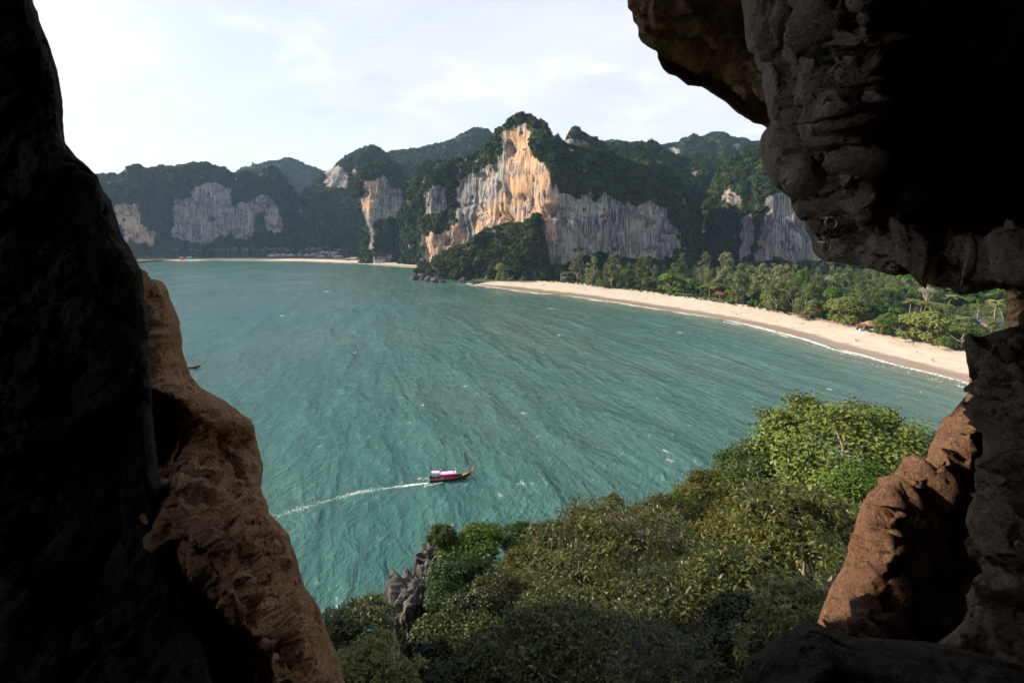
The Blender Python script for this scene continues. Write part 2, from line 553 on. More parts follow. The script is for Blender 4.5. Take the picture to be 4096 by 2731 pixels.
def leaf_quads(C, N, L, Wd, r, fold=0.25):
    """a folded diamond leaf (two triangles) at each C, facing N with a random turn"""
    k = len(C)
    R = rot_to(N)
    a = r.uniform(0, 2 * np.pi, k)
    ca, sa = np.cos(a), np.sin(a)
    u = R[:, :, 0] * ca[:, None] + R[:, :, 1] * sa[:, None]
    v = -R[:, :, 0] * sa[:, None] + R[:, :, 1] * ca[:, None]
    n = R[:, :, 2]
    L = np.broadcast_to(L, (k,))[:, None]; Wd = np.broadcast_to(Wd, (k,))[:, None]
    p0 = C - u * L * 0.5; p1 = C + u * L * 0.5
    p2 = C + v * Wd * 0.5 + n * Wd * fold; p3 = C - v * Wd * 0.5 + n * Wd * fold
    V = np.stack([p0, p2, p1, p3], 1).reshape(-1, 3)
    b = np.arange(k) * 4
    F = np.concatenate([np.stack([b, b + 1, b + 2], 1), np.stack([b, b + 2, b + 3], 1)])
    return V, F

def crown_lumps(r, lumps, n, size, up=0.35, core=True):
    """leaf clumps over the skin of several balls: lumps rows = (x, y, z, rx, rz)"""
    lumps = np.asarray(lumps, float)
    w = lumps[:, 3] ** 2; w /= w.sum()
    i = r.choice(len(lumps), n, p=w)
    d = r.normal(size=(n, 3)); d /= np.linalg.norm(d, axis=1)[:, None]
    d[:, 2] = np.where(d[:, 2] < -0.45, -d[:, 2], d[:, 2])
    rad = r.uniform(0.78, 1.08, n)
    P = lumps[i, :3] + d * np.stack([lumps[i, 3], lumps[i, 3], lumps[i, 4]], 1) * rad[:, None]
    N = d + r.normal(size=(n, 3)) * 0.45 + np.array([0, 0, up])
    s = size * r.uniform(0.6, 1.35, n)
    V, F = leaf_quads(P, N, s * 1.25, s, r)
    if core:
        for (x, y, z, a, b) in lumps:
            bm = bmesh.new(); bmesh.ops.create_icosphere(bm, subdivisions=1, radius=1.0)
            cv = np.array([v.co[:] for v in bm.verts]) * np.array([a, a, b]) * 0.72 + np.array([x, y, z])
            cf = np.array([[v.index for v in f.verts] for f in bm.faces]); bm.free()
            F = np.concatenate([F, cf + len(V)]); V = np.concatenate([V, cv])
    return V, F

HIDDEN = bpy.data.collections.new('crown_shapes')          # not linked to the scene: only a source of shapes
def far_crowns():
    r = np.random.default_rng(3)
    for k in range(6):
        L = []
        for j in range(r.integers(4, 8)):
            a = r.uniform(0, 6.28); q = r.uniform(0.0, 0.55)
            s = r.uniform(0.28, 0.5)
            L.append((q * math.cos(a), q * math.sin(a), r.uniform(0.0, 0.55), s, s * r.uniform(0.7, 1.0)))
        V, F = crown_lumps(r, L, 170, 0.19)
        o = bpy.data.objects.new('crown_shape', new_mesh('crown_shape', V, F))
        o.data.materials.append(M_FAR)
        HIDDEN.objects.link(o)
far_crowns()

def scatter_tree(coll, rand_tilt=0.25):
    g = bpy.data.node_groups.new('crown_scatter', 'GeometryNodeTree')
    g.interface.new_socket('Geometry', in_out='INPUT', socket_type='NodeSocketGeometry')
    g.interface.new_socket('Geometry', in_out='OUTPUT', socket_type='NodeSocketGeometry')
    N, L = g.nodes, g.links
    gi, go = N.new('NodeGroupInput'), N.new('NodeGroupOutput')
    ci = N.new('GeometryNodeCollectionInfo'); ci.inputs['Collection'].default_value = coll
    ci.inputs['Separate Children'].default_value = True; ci.inputs['Reset Children'].default_value = True
    ip = N.new('GeometryNodeInstanceOnPoints'); ip.inputs['Pick Instance'].default_value = True
    at = N.new('GeometryNodeInputNamedAttribute'); at.data_type = 'FLOAT'; at.inputs['Name'].default_value = 'scl'
    rv = N.new('FunctionNodeRandomValue'); rv.data_type = 'FLOAT_VECTOR'
    rv.inputs[0].default_value = (-rand_tilt, -rand_tilt, 0); rv.inputs[1].default_value = (rand_tilt, rand_tilt, 6.283)
    L.new(gi.outputs[0], ip.inputs['Points']); L.new(ci.outputs[0], ip.inputs['Instance'])
    L.new(rv.outputs[0], ip.inputs['Rotation'])
    L.new(at.outputs['Attribute'], ip.inputs['Scale'])
    L.new(ip.outputs[0], go.inputs[0])
    return g
G_FAR = scatter_tree(HIDDEN)

def scatter(name, P, S, group, label):
    me = bpy.data.meshes.new(name)
    me.vertices.add(len(P)); me.vertices.foreach_set('co', np.ascontiguousarray(P, np.float32).ravel())
    add_attr(me, 'scl', S)
    o = link(name, me)
    m = o.modifiers.new('scatter', 'NODES'); m.node_group = group
    tag(o, label, kind='stuff')
    return o

# ================================================================== limestone hills
def massif(name, label, cols, step, rock_polys=(), ochre_polys=(), density=1 / 26.0, crown=(3.6, 6.6), seed=1, amp=1.0, back=2.2, wood=None, auto=0.0):
    """cols: (px, depth, y of wall top, y of ridge, setback of ridge), a path round the foot of the hill"""
    c = np.asarray(cols, float)
    d = c[:, 1]
    x = (c[:, 0] - CX) / FPX * d
    zw = CAMH + (CY - c[:, 2]) / FPX * d
    zt = CAMH + (CY - c[:, 3]) / FPX * (d + c[:, 4] * 0.9)
    zw = np.minimum(zw, zt - 2)
    raw = np.stack([x, d, zw, zt, c[:, 4]], 1)
    n = max(8, int(np.sum(np.hypot(np.diff(x), np.diff(d))) / step))
    Q = polyline(raw, n, 1)
    T = np.gradient(Q[:, :2], axis=0)
    for _ in range(6): T[1:-1] = T[1:-1] * .5 + (T[:-2] + T[2:]) * .25
    T /= np.linalg.norm(T, axis=1)[:, None]
    Nn = np.stack([T[:, 1], -T[:, 0]], 1)                   # outward, to the viewer
    hw = np.median(Q[:, 2]) + 2; hc = np.median(np.hypot(Q[:, 3] - Q[:, 2], Q[:, 4]))
    nw = max(6, int(hw / step)); nc = max(5, int(hc * 1.1 / step)); nb = 8
    rows_in, rows_z = [], []
    for i in range(nw):
        t = i / nw
        rows_in.append(np.zeros(n) + 0.03 * t * Q[:, 4] * 0); rows_z.append(-2 + (Q[:, 2] + 2) * t)
    for i in range(nc + 1):
        a = i / nc * math.pi / 2
        rows_in.append(Q[:, 4] * (1 - math.cos(a))); rows_z.append(Q[:, 2] + (Q[:, 3] - Q[:, 2]) * math.sin(a))
    for i in range(1, nb + 1):
        t = i / nb
        rows_in.append(Q[:, 4] * (1 + back * t) + 14 * t); rows_z.append(Q[:, 3] * (1 - t ** 1.6) - 2 * t)
    IN, Z = np.stack(rows_in, 1), np.stack(rows_z, 1)
    m = IN.shape[1]
    X = Q[:, None, 0] - Nn[:, None, 0] * IN; Y = Q[:, None, 1] - Nn[:, None, 1] * IN
    V = np.stack([X, Y, Z], -1)
    u = np.arange(n)[:, None] * step + np.zeros_like(Z)
    wall = np.zeros(m); wall[:nw] = 1
    wall = np.convolve(wall, np.ones(5) / 5, 'same')[None, :]
    if nw: wall[0, :3] = 1
    big = fbm(u * 0.016, Z * 0.010, 0.3, 3, seed) * 11
    flute = ridged(u * 0.045, Z * 0.007, 0.7, 3, seed + 3) * 3.6 + fbm(u * 0.16, Z * 0.02, 0.1, 3, seed + 7) * 2.0
    scoop = -np.clip(fbm(u * 0.030, Z * 0.045, 0.5, 2, seed + 9) - 0.25, 0, 1) * 20
    out = (big + (flute + scoop) * wall) * amp
    cap = 1 - wall
    lump = fbm(X * 0.020, Y * 0.020, Z * 0.02, 4, seed + 13) + 0.6 * ridged(X * 0.035, Y * 0.035, Z * 0.012, 2, seed + 17)
    lump = lump + 0.55 * fbm(X * 0.055, Y * 0.055, Z * 0.05, 3, seed + 19)
    V[..., 0] += Nn[:, None, 0] * out; V[..., 1] += Nn[:, None, 1] * out
    V[..., 0] += cap * lump * 7 * amp * Nn[:, None, 0]; V[..., 1] += cap * lump * 7 * amp * Nn[:, None, 1]
    V[..., 2] += cap * lump * 4.5 * amp * np.clip(Z / 60, 0, 1)
    Vf = V.reshape(-1, 3)
    F = grid_faces(n, m)
    px, py = to_px(Vf)
    jx = fbm(Vf[:, 0] * .06, Vf[:, 2] * .05, Vf[:, 1] * .06, 4, seed + 21) * 17 * 850 / np.maximum(Vf[:, 1], 300)
    jy = fbm(Vf[:, 0] * .07, Vf[:, 2] * .06, Vf[:, 1] * .07, 4, seed + 27) * 20 * 850 / np.maximum(Vf[:, 1], 300)
    rock = np.zeros(len(Vf)); och = np.zeros(len(Vf))
    front = (np.arange(m) < nw + nc)[None, :].repeat(n, 0).ravel()
    for P in rock_polys: rock = np.maximum(rock, in_poly(px + jx, py + jy, P))
    for P in ochre_polys: och = np.maximum(och, in_poly(px + jx * 2, py + jy * 1.5, P))
    if auto > 0:
        q = fbm(Vf[:, 0] * .02, Vf[:, 2] * .012, Vf[:, 1] * .02, 3, seed + 31)
        rock = np.maximum(rock, (q > auto) & (np.broadcast_to(wall, (n, m)).ravel() > 0.5))
    bits = fbm(Vf[:, 0] * .05, Vf[:, 2] * .03, Vf[:, 1] * .05, 3, seed + 33) > 0.62
    rock = np.maximum(rock, bits & (py < 1000)) * front
    # soften the edges a little
    def soft(a, k):
        a = a.reshape(n, m).astype(float)
        for _ in range(k):
            b = a.copy(); b[1:-1, 1:-1] = (a[1:-1, 1:-1] * 2 + a[:-2, 1:-1] + a[2:, 1:-1] + a[1:-1, :-2] + a[1:-1, 2:]) / 6; a = b
        return a.ravel()
    rs = soft(rock, 1)
    me = new_mesh(name, Vf, F, True)
    add_attr(me, 'rock', rs); add_attr(me, 'ochre', soft(och, 4))
    o = link(name, me, M_CLIFF)
    tag(o, label, kind='structure')
    # wood on everything that is not bare rock
    tri = Vf[F]
    area = np.linalg.norm(np.cross(tri[:, 1] - tri[:, 0], tri[:, 3] - tri[:, 0]), axis=1)
    cent = tri.mean(1)
    rk = rs[F].mean(1)
    vis = np.zeros((n - 1, m - 1), bool); vis[:, :nw + nc + 1] = True
    w = area * (rk < 0.35) * vis.ravel() * (cent[:, 2] > 1)
    w = w + area * 0.05 * (rk >= 0.35) * vis.ravel() * (fbm(cent[:, 0] * .06, cent[:, 1] * .06, cent[:, 2] * .06, 2, seed + 40) > 0.18)
    k = int(w.sum() * density)
    r = np.random.default_rng(seed + 100)
    pick = r.choice(len(F), k, p=w / w.sum())
    a, b = r.random(k)[:, None], r.random(k)[:, None]
    P = tri[pick, 0] + (tri[pick, 1] - tri[pick, 0]) * a + (tri[pick, 3] - tri[pick, 0]) * b
    S = r.uniform(crown[0] * 0.8, crown[1], k) * np.where(r.random(k) < 0.10, 1.6, 1.0)
    S = S * np.where(rk[pick] >= 0.35, 0.55, 1.0)
    P[:, 2] -= S * 0.25
    scatter('hill_forest', P, S, G_FAR, wood or ('dark evergreen wood covering the ' + name.replace('_', ' ')))
    return o

def C2(pts): return [(1600 + a * .7228, 430 + b * .7228) for a, b in pts]
def C1(pts): return [(350 + a * .574, 450 + b * .574) for a, b in pts]

main_rock = [
    C2([(320, 780), (305, 480), (360, 370), (470, 340), (560, 270), (575, 130), (620, 90), (690, 90), (715, 150), (700, 200), (760, 290), (830, 330), (850, 440), (900, 475), (1000, 480), (1090, 505), (1140, 480), (1200, 520), (1280, 540), (1400, 510), (1480, 560), (1500, 640), (1540, 690), (1555, 750), (1500, 830), (1250, 830), (1100, 800), (1000, 820), (900, 880), (780, 900), (760, 720), (700, 760), (500, 760)]),
    C2([(140, 470), (190, 440), (260, 450), (250, 540), (200, 590), (140, 610)]),
    C2([(120, 700), (230, 690), (330, 660), (340, 780), (250, 840), (130, 850)]),
]
main_ochre = [C2([(560, 130), (690, 100), (760, 300), (840, 340), (850, 700), (780, 760), (520, 690), (400, 700), (420, 560), (560, 520), (590, 330)]),
              C2([(120, 700), (330, 660), (340, 780), (130, 850)])]
massif('limestone_cliff', 'tall sunlit ochre limestone cliff rising to the highest peak behind the beach', [
    (1715, 985, 830, 780, 15), (1693, 930, 800, 770, 15), (1690, 880, 775, 745, 18), (1745, 866, 700, 652, 20), (1795, 860, 690, 640, 20), (1853, 850, 690, 647, 18),
    (1864, 845, 650, 625, 15), (1903, 830, 660, 610, 15), (1954, 800, 620, 590, 12), (1990, 780, 550, 512, 9), (2025, 765, 530, 505, 9), (2048, 757, 500, 484, 8),
    (2090, 738, 490, 466, 8), (2135, 718, 510, 480, 8), (2157, 706, 560, 510, 9), (2169, 700, 600, 560, 14), (2190, 688, 690, 567, 30), (2215, 684, 760, 565, 45), (2260, 686, 770, 578, 60), (2330, 692, 780, 600, 80),
    (2440, 702, 790, 607, 90), (2560, 712, 805, 640, 90), (2650, 720, 795, 647, 90), (2710, 737, 830, 640, 80), (2755, 765, 900, 690, 70), (2800, 820, 960, 780, 60)],
    2.0, main_rock, main_ochre, seed=2, density=1 / 17.0, crown=(3.0, 5.6))
massif('wooded_bluff', 'steep wooded bluff with a pale rock scar at the near end of the far bay', [
    (1690, 800, 1090, 1060, 20), (1668, 765, 1095, 1075, 18), (1680, 748, 1090, 1062, 22), (1730, 735, 1075, 1020, 30), (1839, 712, 1060, 975, 36), (1889, 700, 1060, 936, 40), (1976, 684, 1060, 902, 44), (2063, 670, 1060, 900, 40),
    (2092, 664, 1055, 885, 34), (2115, 660, 1050, 852, 26), (2131, 658, 1060, 900, 26), (2153, 656, 1070, 960, 24), (2180, 656, 1090, 1060, 20)],
    2.5, [C2([(405, 830), (425, 825), (440, 850), (435, 890), (405, 900)])], (), seed=5, density=1 / 20.0, crown=(4.2, 7.5), amp=0.7)
massif('limestone_tower', 'isolated limestone tower with a wooded top at the end of the far beach', [
    (1480, 1240, 760, 720, 14), (1462, 1190, 745, 712, 14), (1453, 1150, 735, 705, 16), (1475, 1128, 705, 668, 20), (1510, 1120, 700, 654, 22), (1555, 1118, 720, 648, 26), (1596, 1122, 760, 662, 28), (1622, 1135, 830, 700, 24), (1640, 1180, 880, 760, 20)],
    3.0, [C1([(1920, 470), (2010, 470), (2080, 450), (2110, 520), (2200, 560), (2215, 690), (2100, 740), (2000, 760), (1992, 960), (1965, 950), (1960, 820), (1915, 680)]), C1([(1990, 1000), (2160, 990), (2170, 1050), (2000, 1050)])],
    [C1([(1920, 480), (2000, 470), (2020, 560), (1990, 740), (1920, 660)])], seed=8, density=1 / 26.0, crown=(4.5, 7.5))
massif('wooded_pinnacle', 'dark wooded pinnacle between the limestone tower and the sunlit cliff', [
    (1600, 1080, 950, 760, 40), (1625, 1060, 950, 690, 45), (1672, 1040, 950, 640, 45), (1712, 1030, 950, 655, 45), (1750, 1030, 950, 700, 45), (1790, 1060, 950, 760, 40)],
    3.5, (), (), seed=9, density=1 / 26.0, crown=(5, 8))
tonsai = [C1([(180, 640), (350, 630), (390, 800), (480, 830), (450, 960), (280, 870), (200, 760)]),
          C1([(600, 600), (730, 600), (740, 520), (880, 480), (1000, 530), (1020, 680), (1045, 860), (1000, 850), (930, 850), (850, 920), (690, 900), (590, 860)]),
          C1([(1040, 650), (1100, 600), (1165, 640), (1160, 830), (1110, 890), (1030, 880)]),
          C1([(1165, 590), (1240, 570), (1310, 600), (1345, 720), (1365, 790), (1300, 865), (1245, 800), (1235, 690), (1170, 730)]),
          C1([(1478, 620), (1490, 640), (1492, 750), (1478, 750)])]
massif('limestone_wall', 'long shaded limestone wall with grey rock faces behind the far beach', [
    (330, 1320, 840, 700, 60), (384, 1325, 835, 700, 60), (436, 1330, 820, 702, 60), (488, 1335, 815, 663, 70), (539, 1340, 820, 680, 60), (580, 1350, 830, 682, 60), (608, 1355, 830, 668, 60), (660, 1365, 800, 671, 60), (706, 1370, 790, 665, 60),
    (752, 1380, 750, 662, 60), (786, 1385, 735, 657, 60), (826, 1392, 728, 665, 55), (867, 1400, 735, 674, 50), (901, 1408, 750, 688, 50), (930, 1415, 790, 703, 60), (958, 1420, 800, 697, 60), (1000, 1430, 795, 692, 65), (1027, 1436, 785, 697, 60), (1085, 1450, 780, 667, 70), (1119, 1460, 800, 680, 70), (1154, 1475, 840, 703, 70), (1182, 1490, 880, 730, 70), (1230, 1520, 930, 800, 70), (1280, 1560, 960, 880, 60)],
    4.0, tonsai, tonsai[:1], seed=12, density=1 / 34.0, crown=(5, 9))
massif('wooded_hill', 'shaded wooded hill with a square pale rock face above the palm grove', [
    (1120, 1500, 985, 760, 220), (1165, 1490, 985, 703, 230), (1211, 1480, 985, 668, 240), (1257, 1470, 985, 645, 240), (1268, 1468, 985, 622, 240), (1326, 1460, 985, 602, 240), (1383, 1450, 985, 588, 240), (1418, 1450, 985, 608, 230), (1452, 1450, 985, 639, 220), (1520, 1440, 985, 700, 200), (1620, 1430, 985, 760, 200)],
    5.5, [C1([(1650, 390), (1740, 360), (1810, 420), (1815, 545), (1700, 510), (1655, 530)]), C1([(1845, 390), (1880, 400), (1875, 440), (1850, 440)])], (), seed=15, density=1 / 48.0, crown=(6, 10))
massif('distant_hill', 'low bluish hill far behind the shaded wall', [
    (860, 2400, 800, 720, 120), (907, 2400, 800, 685, 120), (981, 2400, 800, 662, 120), (1062, 2400, 800, 648, 120), (1113, 2400, 800, 634, 120), (1154, 2400, 800, 648, 120), (1205, 2400, 800, 671, 120), (1300, 2400, 800, 700, 120)],
    10, (), (), seed=18, density=1 / 120.0, crown=(8, 13), auto=0.45)
massif('distant_ridge', 'long bluish ridge rising to a rounded summit behind the sunlit cliff', [
    (1400, 2000, 760, 655, 120), (1455, 2000, 760, 640, 120), (1527, 2000, 720, 616, 120), (1642, 2000, 700, 602, 120), (1700, 2000, 690, 593, 120), (1795, 2000, 690, 567, 120), (1846, 2000, 690, 538, 120), (1896, 2000, 690, 513, 120), (1932, 2000, 690, 520, 120), (1969, 2000, 690, 542, 120), (2050, 2000, 690, 575, 120), (2200, 2000, 690, 600, 120)],
    8, (), (), seed=21, density=1 / 90.0, crown=(8, 12), auto=0.30)
massif('wooded_peak', 'small pointed wooded peak with a grey wall just right of the main cliff', [
    (2225, 960, 700, 640, 20), (2248, 930, 640, 600, 20), (2256, 915, 575, 553, 20), (2280, 905, 560, 520, 22), (2301, 900, 560, 505, 22), (2330, 905, 575, 525, 22), (2359, 910, 590, 546, 25), (2417, 925, 640, 582, 25), (2450, 940, 680, 610, 25), (2500, 960, 740, 660, 25)],
    3.0, [C2([(905, 175), (990, 175), (1050, 205), (1065, 260), (930, 255)])], (), seed=24, density=1 / 26.0, crown=(4, 7))
massif('wooded_plateau', 'dark wooded plateau behind the shaded streaked wall', [
    (2400, 1000, 800, 610, 90), (2446, 1000, 800, 585, 90), (2504, 1000, 800, 578, 90), (2597, 1000, 800, 585, 90), (2612, 1000, 800, 578, 90), (2663, 1000, 800, 583, 90), (2690, 1000, 800, 610, 90), (2760, 1000, 800, 640, 90), (2860, 1000, 800, 640, 90), (2960, 1000, 800, 640, 90)],
    4.0, [C2([(1280, 290), (1320, 285), (1340, 320), (1290, 330)]), C2([(1410, 305), (1440, 295), (1450, 330), (1420, 335)])], (), seed=27, density=1 / 30.0, crown=(4.5, 7.5))
massif('distant_hill', 'hazy blue pointed hill with pale rock beyond the right-hand plateau', [
    (2640, 1750, 720, 600, 90), (2690, 1750, 720, 584, 90), (2740, 1750, 720, 575, 90), (2765, 1750, 720, 556, 90), (2790, 1750, 720, 550, 90), (2825, 1750, 720, 558, 90), (2850, 1750, 720, 553, 90), (2895, 1750, 660, 530, 90), (2930, 1750, 660, 538, 90), (2970, 1750, 660, 555, 90), (3030, 1750, 700, 565, 90), (3110, 1750, 700, 580, 90), (3260, 1750, 700, 600, 90)],
    7, [C2([(1850, 190), (1880, 190), (1880, 235), (1840, 235)]), C2([(1490, 220), (1550, 230), (1550, 265), (1490, 260)])], (), seed=30, density=1 / 80.0, crown=(7, 11))
massif('distant_hill', 'faint low blue hill on the skyline between the peak and the plateau', [
    (2380, 2800, 650, 590, 120), (2425, 2800, 650, 573, 120), (2480, 2800, 650, 568, 120), (2540, 2800, 650, 577, 120), (2640, 2800, 650, 590, 120)],
    14, (), (), seed=33, density=1 / 160.0, crown=(9, 14))
massif('limestone_hill', 'wooded limestone hill with streaked grey cliffs at the right end of the wall', [
    (2745, 950, 1000, 830, 40), (2785, 890, 960, 760, 40), (2830, 850, 920, 660, 50), (2880, 825, 910, 622, 60), (2960, 805, 860, 607, 70), (3020, 788, 800, 604, 70), (3060, 770, 772, 604, 70), (3120, 755, 768, 600, 70), (3250, 748, 772, 600, 70), (3420, 755, 780, 610, 70), (3600, 780, 800, 640, 70)],
    2.6, [C2([(2040, 490), (2130, 470), (2200, 500), (2400, 500), (2400, 850), (1970, 850), (2000, 650)]), C2([(1770, 460), (1870, 430), (1900, 560), (1840, 540), (1790, 520)]), C2([(1880, 620), (1940, 590), (1960, 700), (1950, 830), (1860, 830), (1890, 720)])],
    (), seed=36, density=1 / 24.0, crown=(4.2, 7))

# ================================================================== the cave the picture is taken from
def mat_cave(name, a, b, ochre, stain, stain_amt=0.45, pits=0.5):
    t = NT(name)
    p = t.pos()
    n1 = t.noise(p, 0.8, 5, 0.6, 0.6)                                   # large zones
    n2 = t.noise(t.map(p, (2.2, 2.2, 1.4)), 1.0, 6, 0.66, 0.7)
    n3 = t.noise(p, 6.5, 6, 0.74, 0.3)
    n4 = t.noise(p, 38.0, 5, 0.75)
    st = t.noise(t.map(p, (4.5, 4.5, 0.55)), 1.0, 5, 0.62, 0.9)         # run-down streaks
    c = t.mix(t.ramp(t.math('ADD', t.math('MULTIPLY', n3, 0.65), t.math('MULTIPLY', n2, 0.35)), 0.40, 0.62), a, b)
    c = t.mix(t.ramp(n1, 0.46, 0.66, 0, 0.8), c, ochre)
    c = t.mix(t.ramp(n2, 0.54, 0.70, 0, 0.45), c, tuple(min(0.6, x * 1.4) for x in b))
    c = t.mix(t.math('MULTIPLY', t.ramp(t.math('ADD', t.math('MULTIPLY', st, 0.65), t.math('MULTIPLY', n1, 0.35)), 0.50, 0.38), stain_amt), c, stain)
    c = t.mix(t.ramp(n4, 0.42, 0.68, 0, 0.55), tuple(x * 0.6 for x in a), c)
    c = t.mix(t.ramp(n3, 0.36, 0.28, 0, 0.7), c, stain)
    vor = t.vor(t.map(t.mix(0.12, p, t.noise(p, 3.0, 3, 0.5, 0, True), 'ADD'), (11, 11, 8)), 1.0)
    hole = t.math('MULTIPLY', t.ramp(vor, 0.34, 0.12), t.ramp(n2, 0.50, 0.44))
    c = t.mix(t.math('MULTIPLY', hole, 0.75 * pits), c, stain)
    nrm = t.bump(n2, 0.6, 0.16)
    nrm = t.bump(t.math('SUBTRACT', n3, t.math('MULTIPLY', hole, 0.7 * pits)), 1.0, 0.11, nrm)
    nrm = t.bump(n4, 0.9, 0.018, nrm)
    return t.done(t.princ(c, 0.85, nrm, 0.2))

M_ROCK_TAN = mat_cave('tan_cave_limestone', (0.60, 0.33, 0.17), (0.84, 0.57, 0.36), (0.60, 0.28, 0.11), (0.075, 0.042, 0.026), 0.65, 1.0)
M_ROCK_GREY = mat_cave('grey_cave_limestone', (0.42, 0.325, 0.235), (0.70, 0.60, 0.48), (0.44, 0.28, 0.15), (0.10, 0.068, 0.045), 0.5, 0.4)
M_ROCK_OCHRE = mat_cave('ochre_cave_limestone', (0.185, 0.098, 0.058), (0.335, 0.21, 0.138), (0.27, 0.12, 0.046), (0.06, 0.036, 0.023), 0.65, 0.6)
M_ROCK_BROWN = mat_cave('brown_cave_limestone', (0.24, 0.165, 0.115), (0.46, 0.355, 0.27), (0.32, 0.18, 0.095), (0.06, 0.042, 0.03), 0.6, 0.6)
M_ROCK_ROOF = mat_cave('roof_cave_limestone', (0.42, 0.26, 0.14), (0.62, 0.44, 0.28), (0.52, 0.26, 0.09), (0.07, 0.045, 0.028), 0.5, 0.5)
M_ROCK_SHADE = mat_cave('shade_dark_cave_limestone', (0.042, 0.032, 0.024), (0.078, 0.060, 0.044), (0.075, 0.042, 0.021), (0.016, 0.013, 0.01), 0.6, 0.7)  # albedo set near black: the shade of the unlit walls put into the colour

def strip_rock(name, label, mat, curve, dirv, depth, L=2200, thick=3.0, step=9.0, relief=0.16, seed=1, jag=5.0, fold=None, inframe=700, frame=(-60, 4160, -60, 2800), zst=0.8, fs=1.9):
    """a rock mass inside the outline `curve` ((px, py, depth) rows) going in direction dirv; depth(px, py, s, t) is added to the outline's own depth"""
    c = np.asarray(curve, float)
    seg = np.hypot(np.diff(c[:, 0]), np.diff(c[:, 1]))
    s = np.concatenate([[0], np.cumsum(seg)])
    # fine steps inside the picture, coarse outside
    ts = [0.0]
    while ts[-1] < s[-1]:
        x = np.interp(ts[-1], s, c[:, 0]); y = np.interp(ts[-1], s, c[:, 1])
        o = max(frame[0] - x, x - frame[1], frame[2] - y, y - frame[3], 0)
        ts.append(ts[-1] + step * (1 + min(o / 60.0, 8)))
    ts[-1] = s[-1]; ts = np.array(ts)
    cx, cy_, cd = (np.interp(ts, s, c[:, k]) for k in range(3))
    for _ in range(2): cd[1:-1] = cd[1:-1] * .5 + (cd[:-2] + cd[2:]) * .25
    j = fbm(ts / 60.0, seed * 3.3, 0, 4, seed)
    cx = cx + j * jag * dirv[0]; cy_ = cy_ + j * jag * dirv[1]
    rows = [0.0, 2.0]
    while rows[-1] < L:
        q = rows[-1]
        rows.append(q + (min(step, 3 + q * 0.06) if q < inframe else step * (1 + min((q - inframe) / 80.0, 9))))
    rows = np.array(rows)
    PX = cx[:, None] + dirv[0] * rows[None, :]; PY = cy_[:, None] + dirv[1] * rows[None, :]
    S = np.broadcast_to(rows[None, :], PX.shape); T = np.broadcast_to(ts[:, None], PX.shape)
    edge = 1 - np.exp(-S / 26.0)
    D = cd[:, None] - 0.22 * edge + depth(PX, PY, S, T)
    def world(PX, PY, D):
        return np.stack([(PX - CX) / FPX * D, D, CAMH - (PY - CY) / FPX * D], -1)
    P = world(PX, PY, np.maximum(D, 0.7))
    q = P * 1.15
    nz = ridged(q[..., 0], q[..., 1] * .7, q[..., 2] * 0.8, 2, seed) * 0.5 + fbm(q[..., 0] * 2.3, q[..., 1] * 2.0, q[..., 2] * 1.9, 4, seed + 2) * 0.7
    pit = -np.clip(pnoise(P[..., 0] * 5.5, P[..., 1] * 5.5, P[..., 2] * 5.0, seed + 4) - 0.30, 0, 1) * 0.45
    fine = fbm(P[..., 0] * 9, P[..., 1] * 9, P[..., 2] * 8, 3, seed + 6) * 0.16
    if fold is not None:
        D = D - fold(PX, PY, S, T) * edge
    P = world(PX, PY, np.maximum(D, 0.7))
    gu, gv = np.gradient(P, axis=0), np.gradient(P, axis=1)
    nn = np.cross(gu, gv); nn /= np.maximum(np.linalg.norm(nn, axis=2), 1e-9)[..., None]
    flip = np.sign(np.sum(nn * (np.array([0, 0, CAMH]) - P), -1)); flip[flip == 0] = 1
    nn *= flip[..., None]
    for _ in range(3):
        nn[1:-1, 1:-1] = (nn[1:-1, 1:-1] + nn[:-2, 1:-1] + nn[2:, 1:-1] + nn[1:-1, :-2] + nn[1:-1, 2:]) / 5
    warp = P + 0.10 * np.stack([fbm(P[..., 0] * 2, P[..., 1] * 2, P[..., 2] * 2, 2, seed + k) for k in (1, 2, 3)], -1)
    h1, g1 = facets(warp * np.array([1, 1, zst]), fs, seed); h2, g2 = facets(warp * np.array([1, 1, 0.3 + 0.7 * zst]), fs * 3.1, seed + 5)
    crag = h1 * 0.75 - 0.35 * np.exp(-g1 / 0.07) + h2 * 0.22 - 0.12 * np.exp(-g2 / 0.10) + ridged(P[..., 0] * 3.6, P[..., 1] * 3.6, P[..., 2] * 2.6, 4, seed + 12) * 0.16
    P = P + nn * ((nz + pit + fine + crag - 0.45) * relief * (1 - np.exp(-S / 70.0)))[..., None]
    # round the back of the edge
    nb = 7
    back = []
    for k in range(nb, 0, -1):
        t = k / nb
        off = 6 * k ** 1.3 + (0 if k < nb else 400)
        Db = cd + thick * t ** 1.2 + fbm(ts / 140.0, k * 0.35, 0, 3, seed + 8) * 0.25 * t
        back.append(world(cx + dirv[0] * off, cy_ + dirv[1] * off, Db))
    P = np.concatenate([np.stack(back, 1), P], 1)
    n, m = P.shape[:2]
    F = grid_faces(n, m)
    me = new_mesh(name, P.reshape(-1, 3), F, True)
    o = link(name, me, mat)
    tag(o, label, kind='structure')
    return o

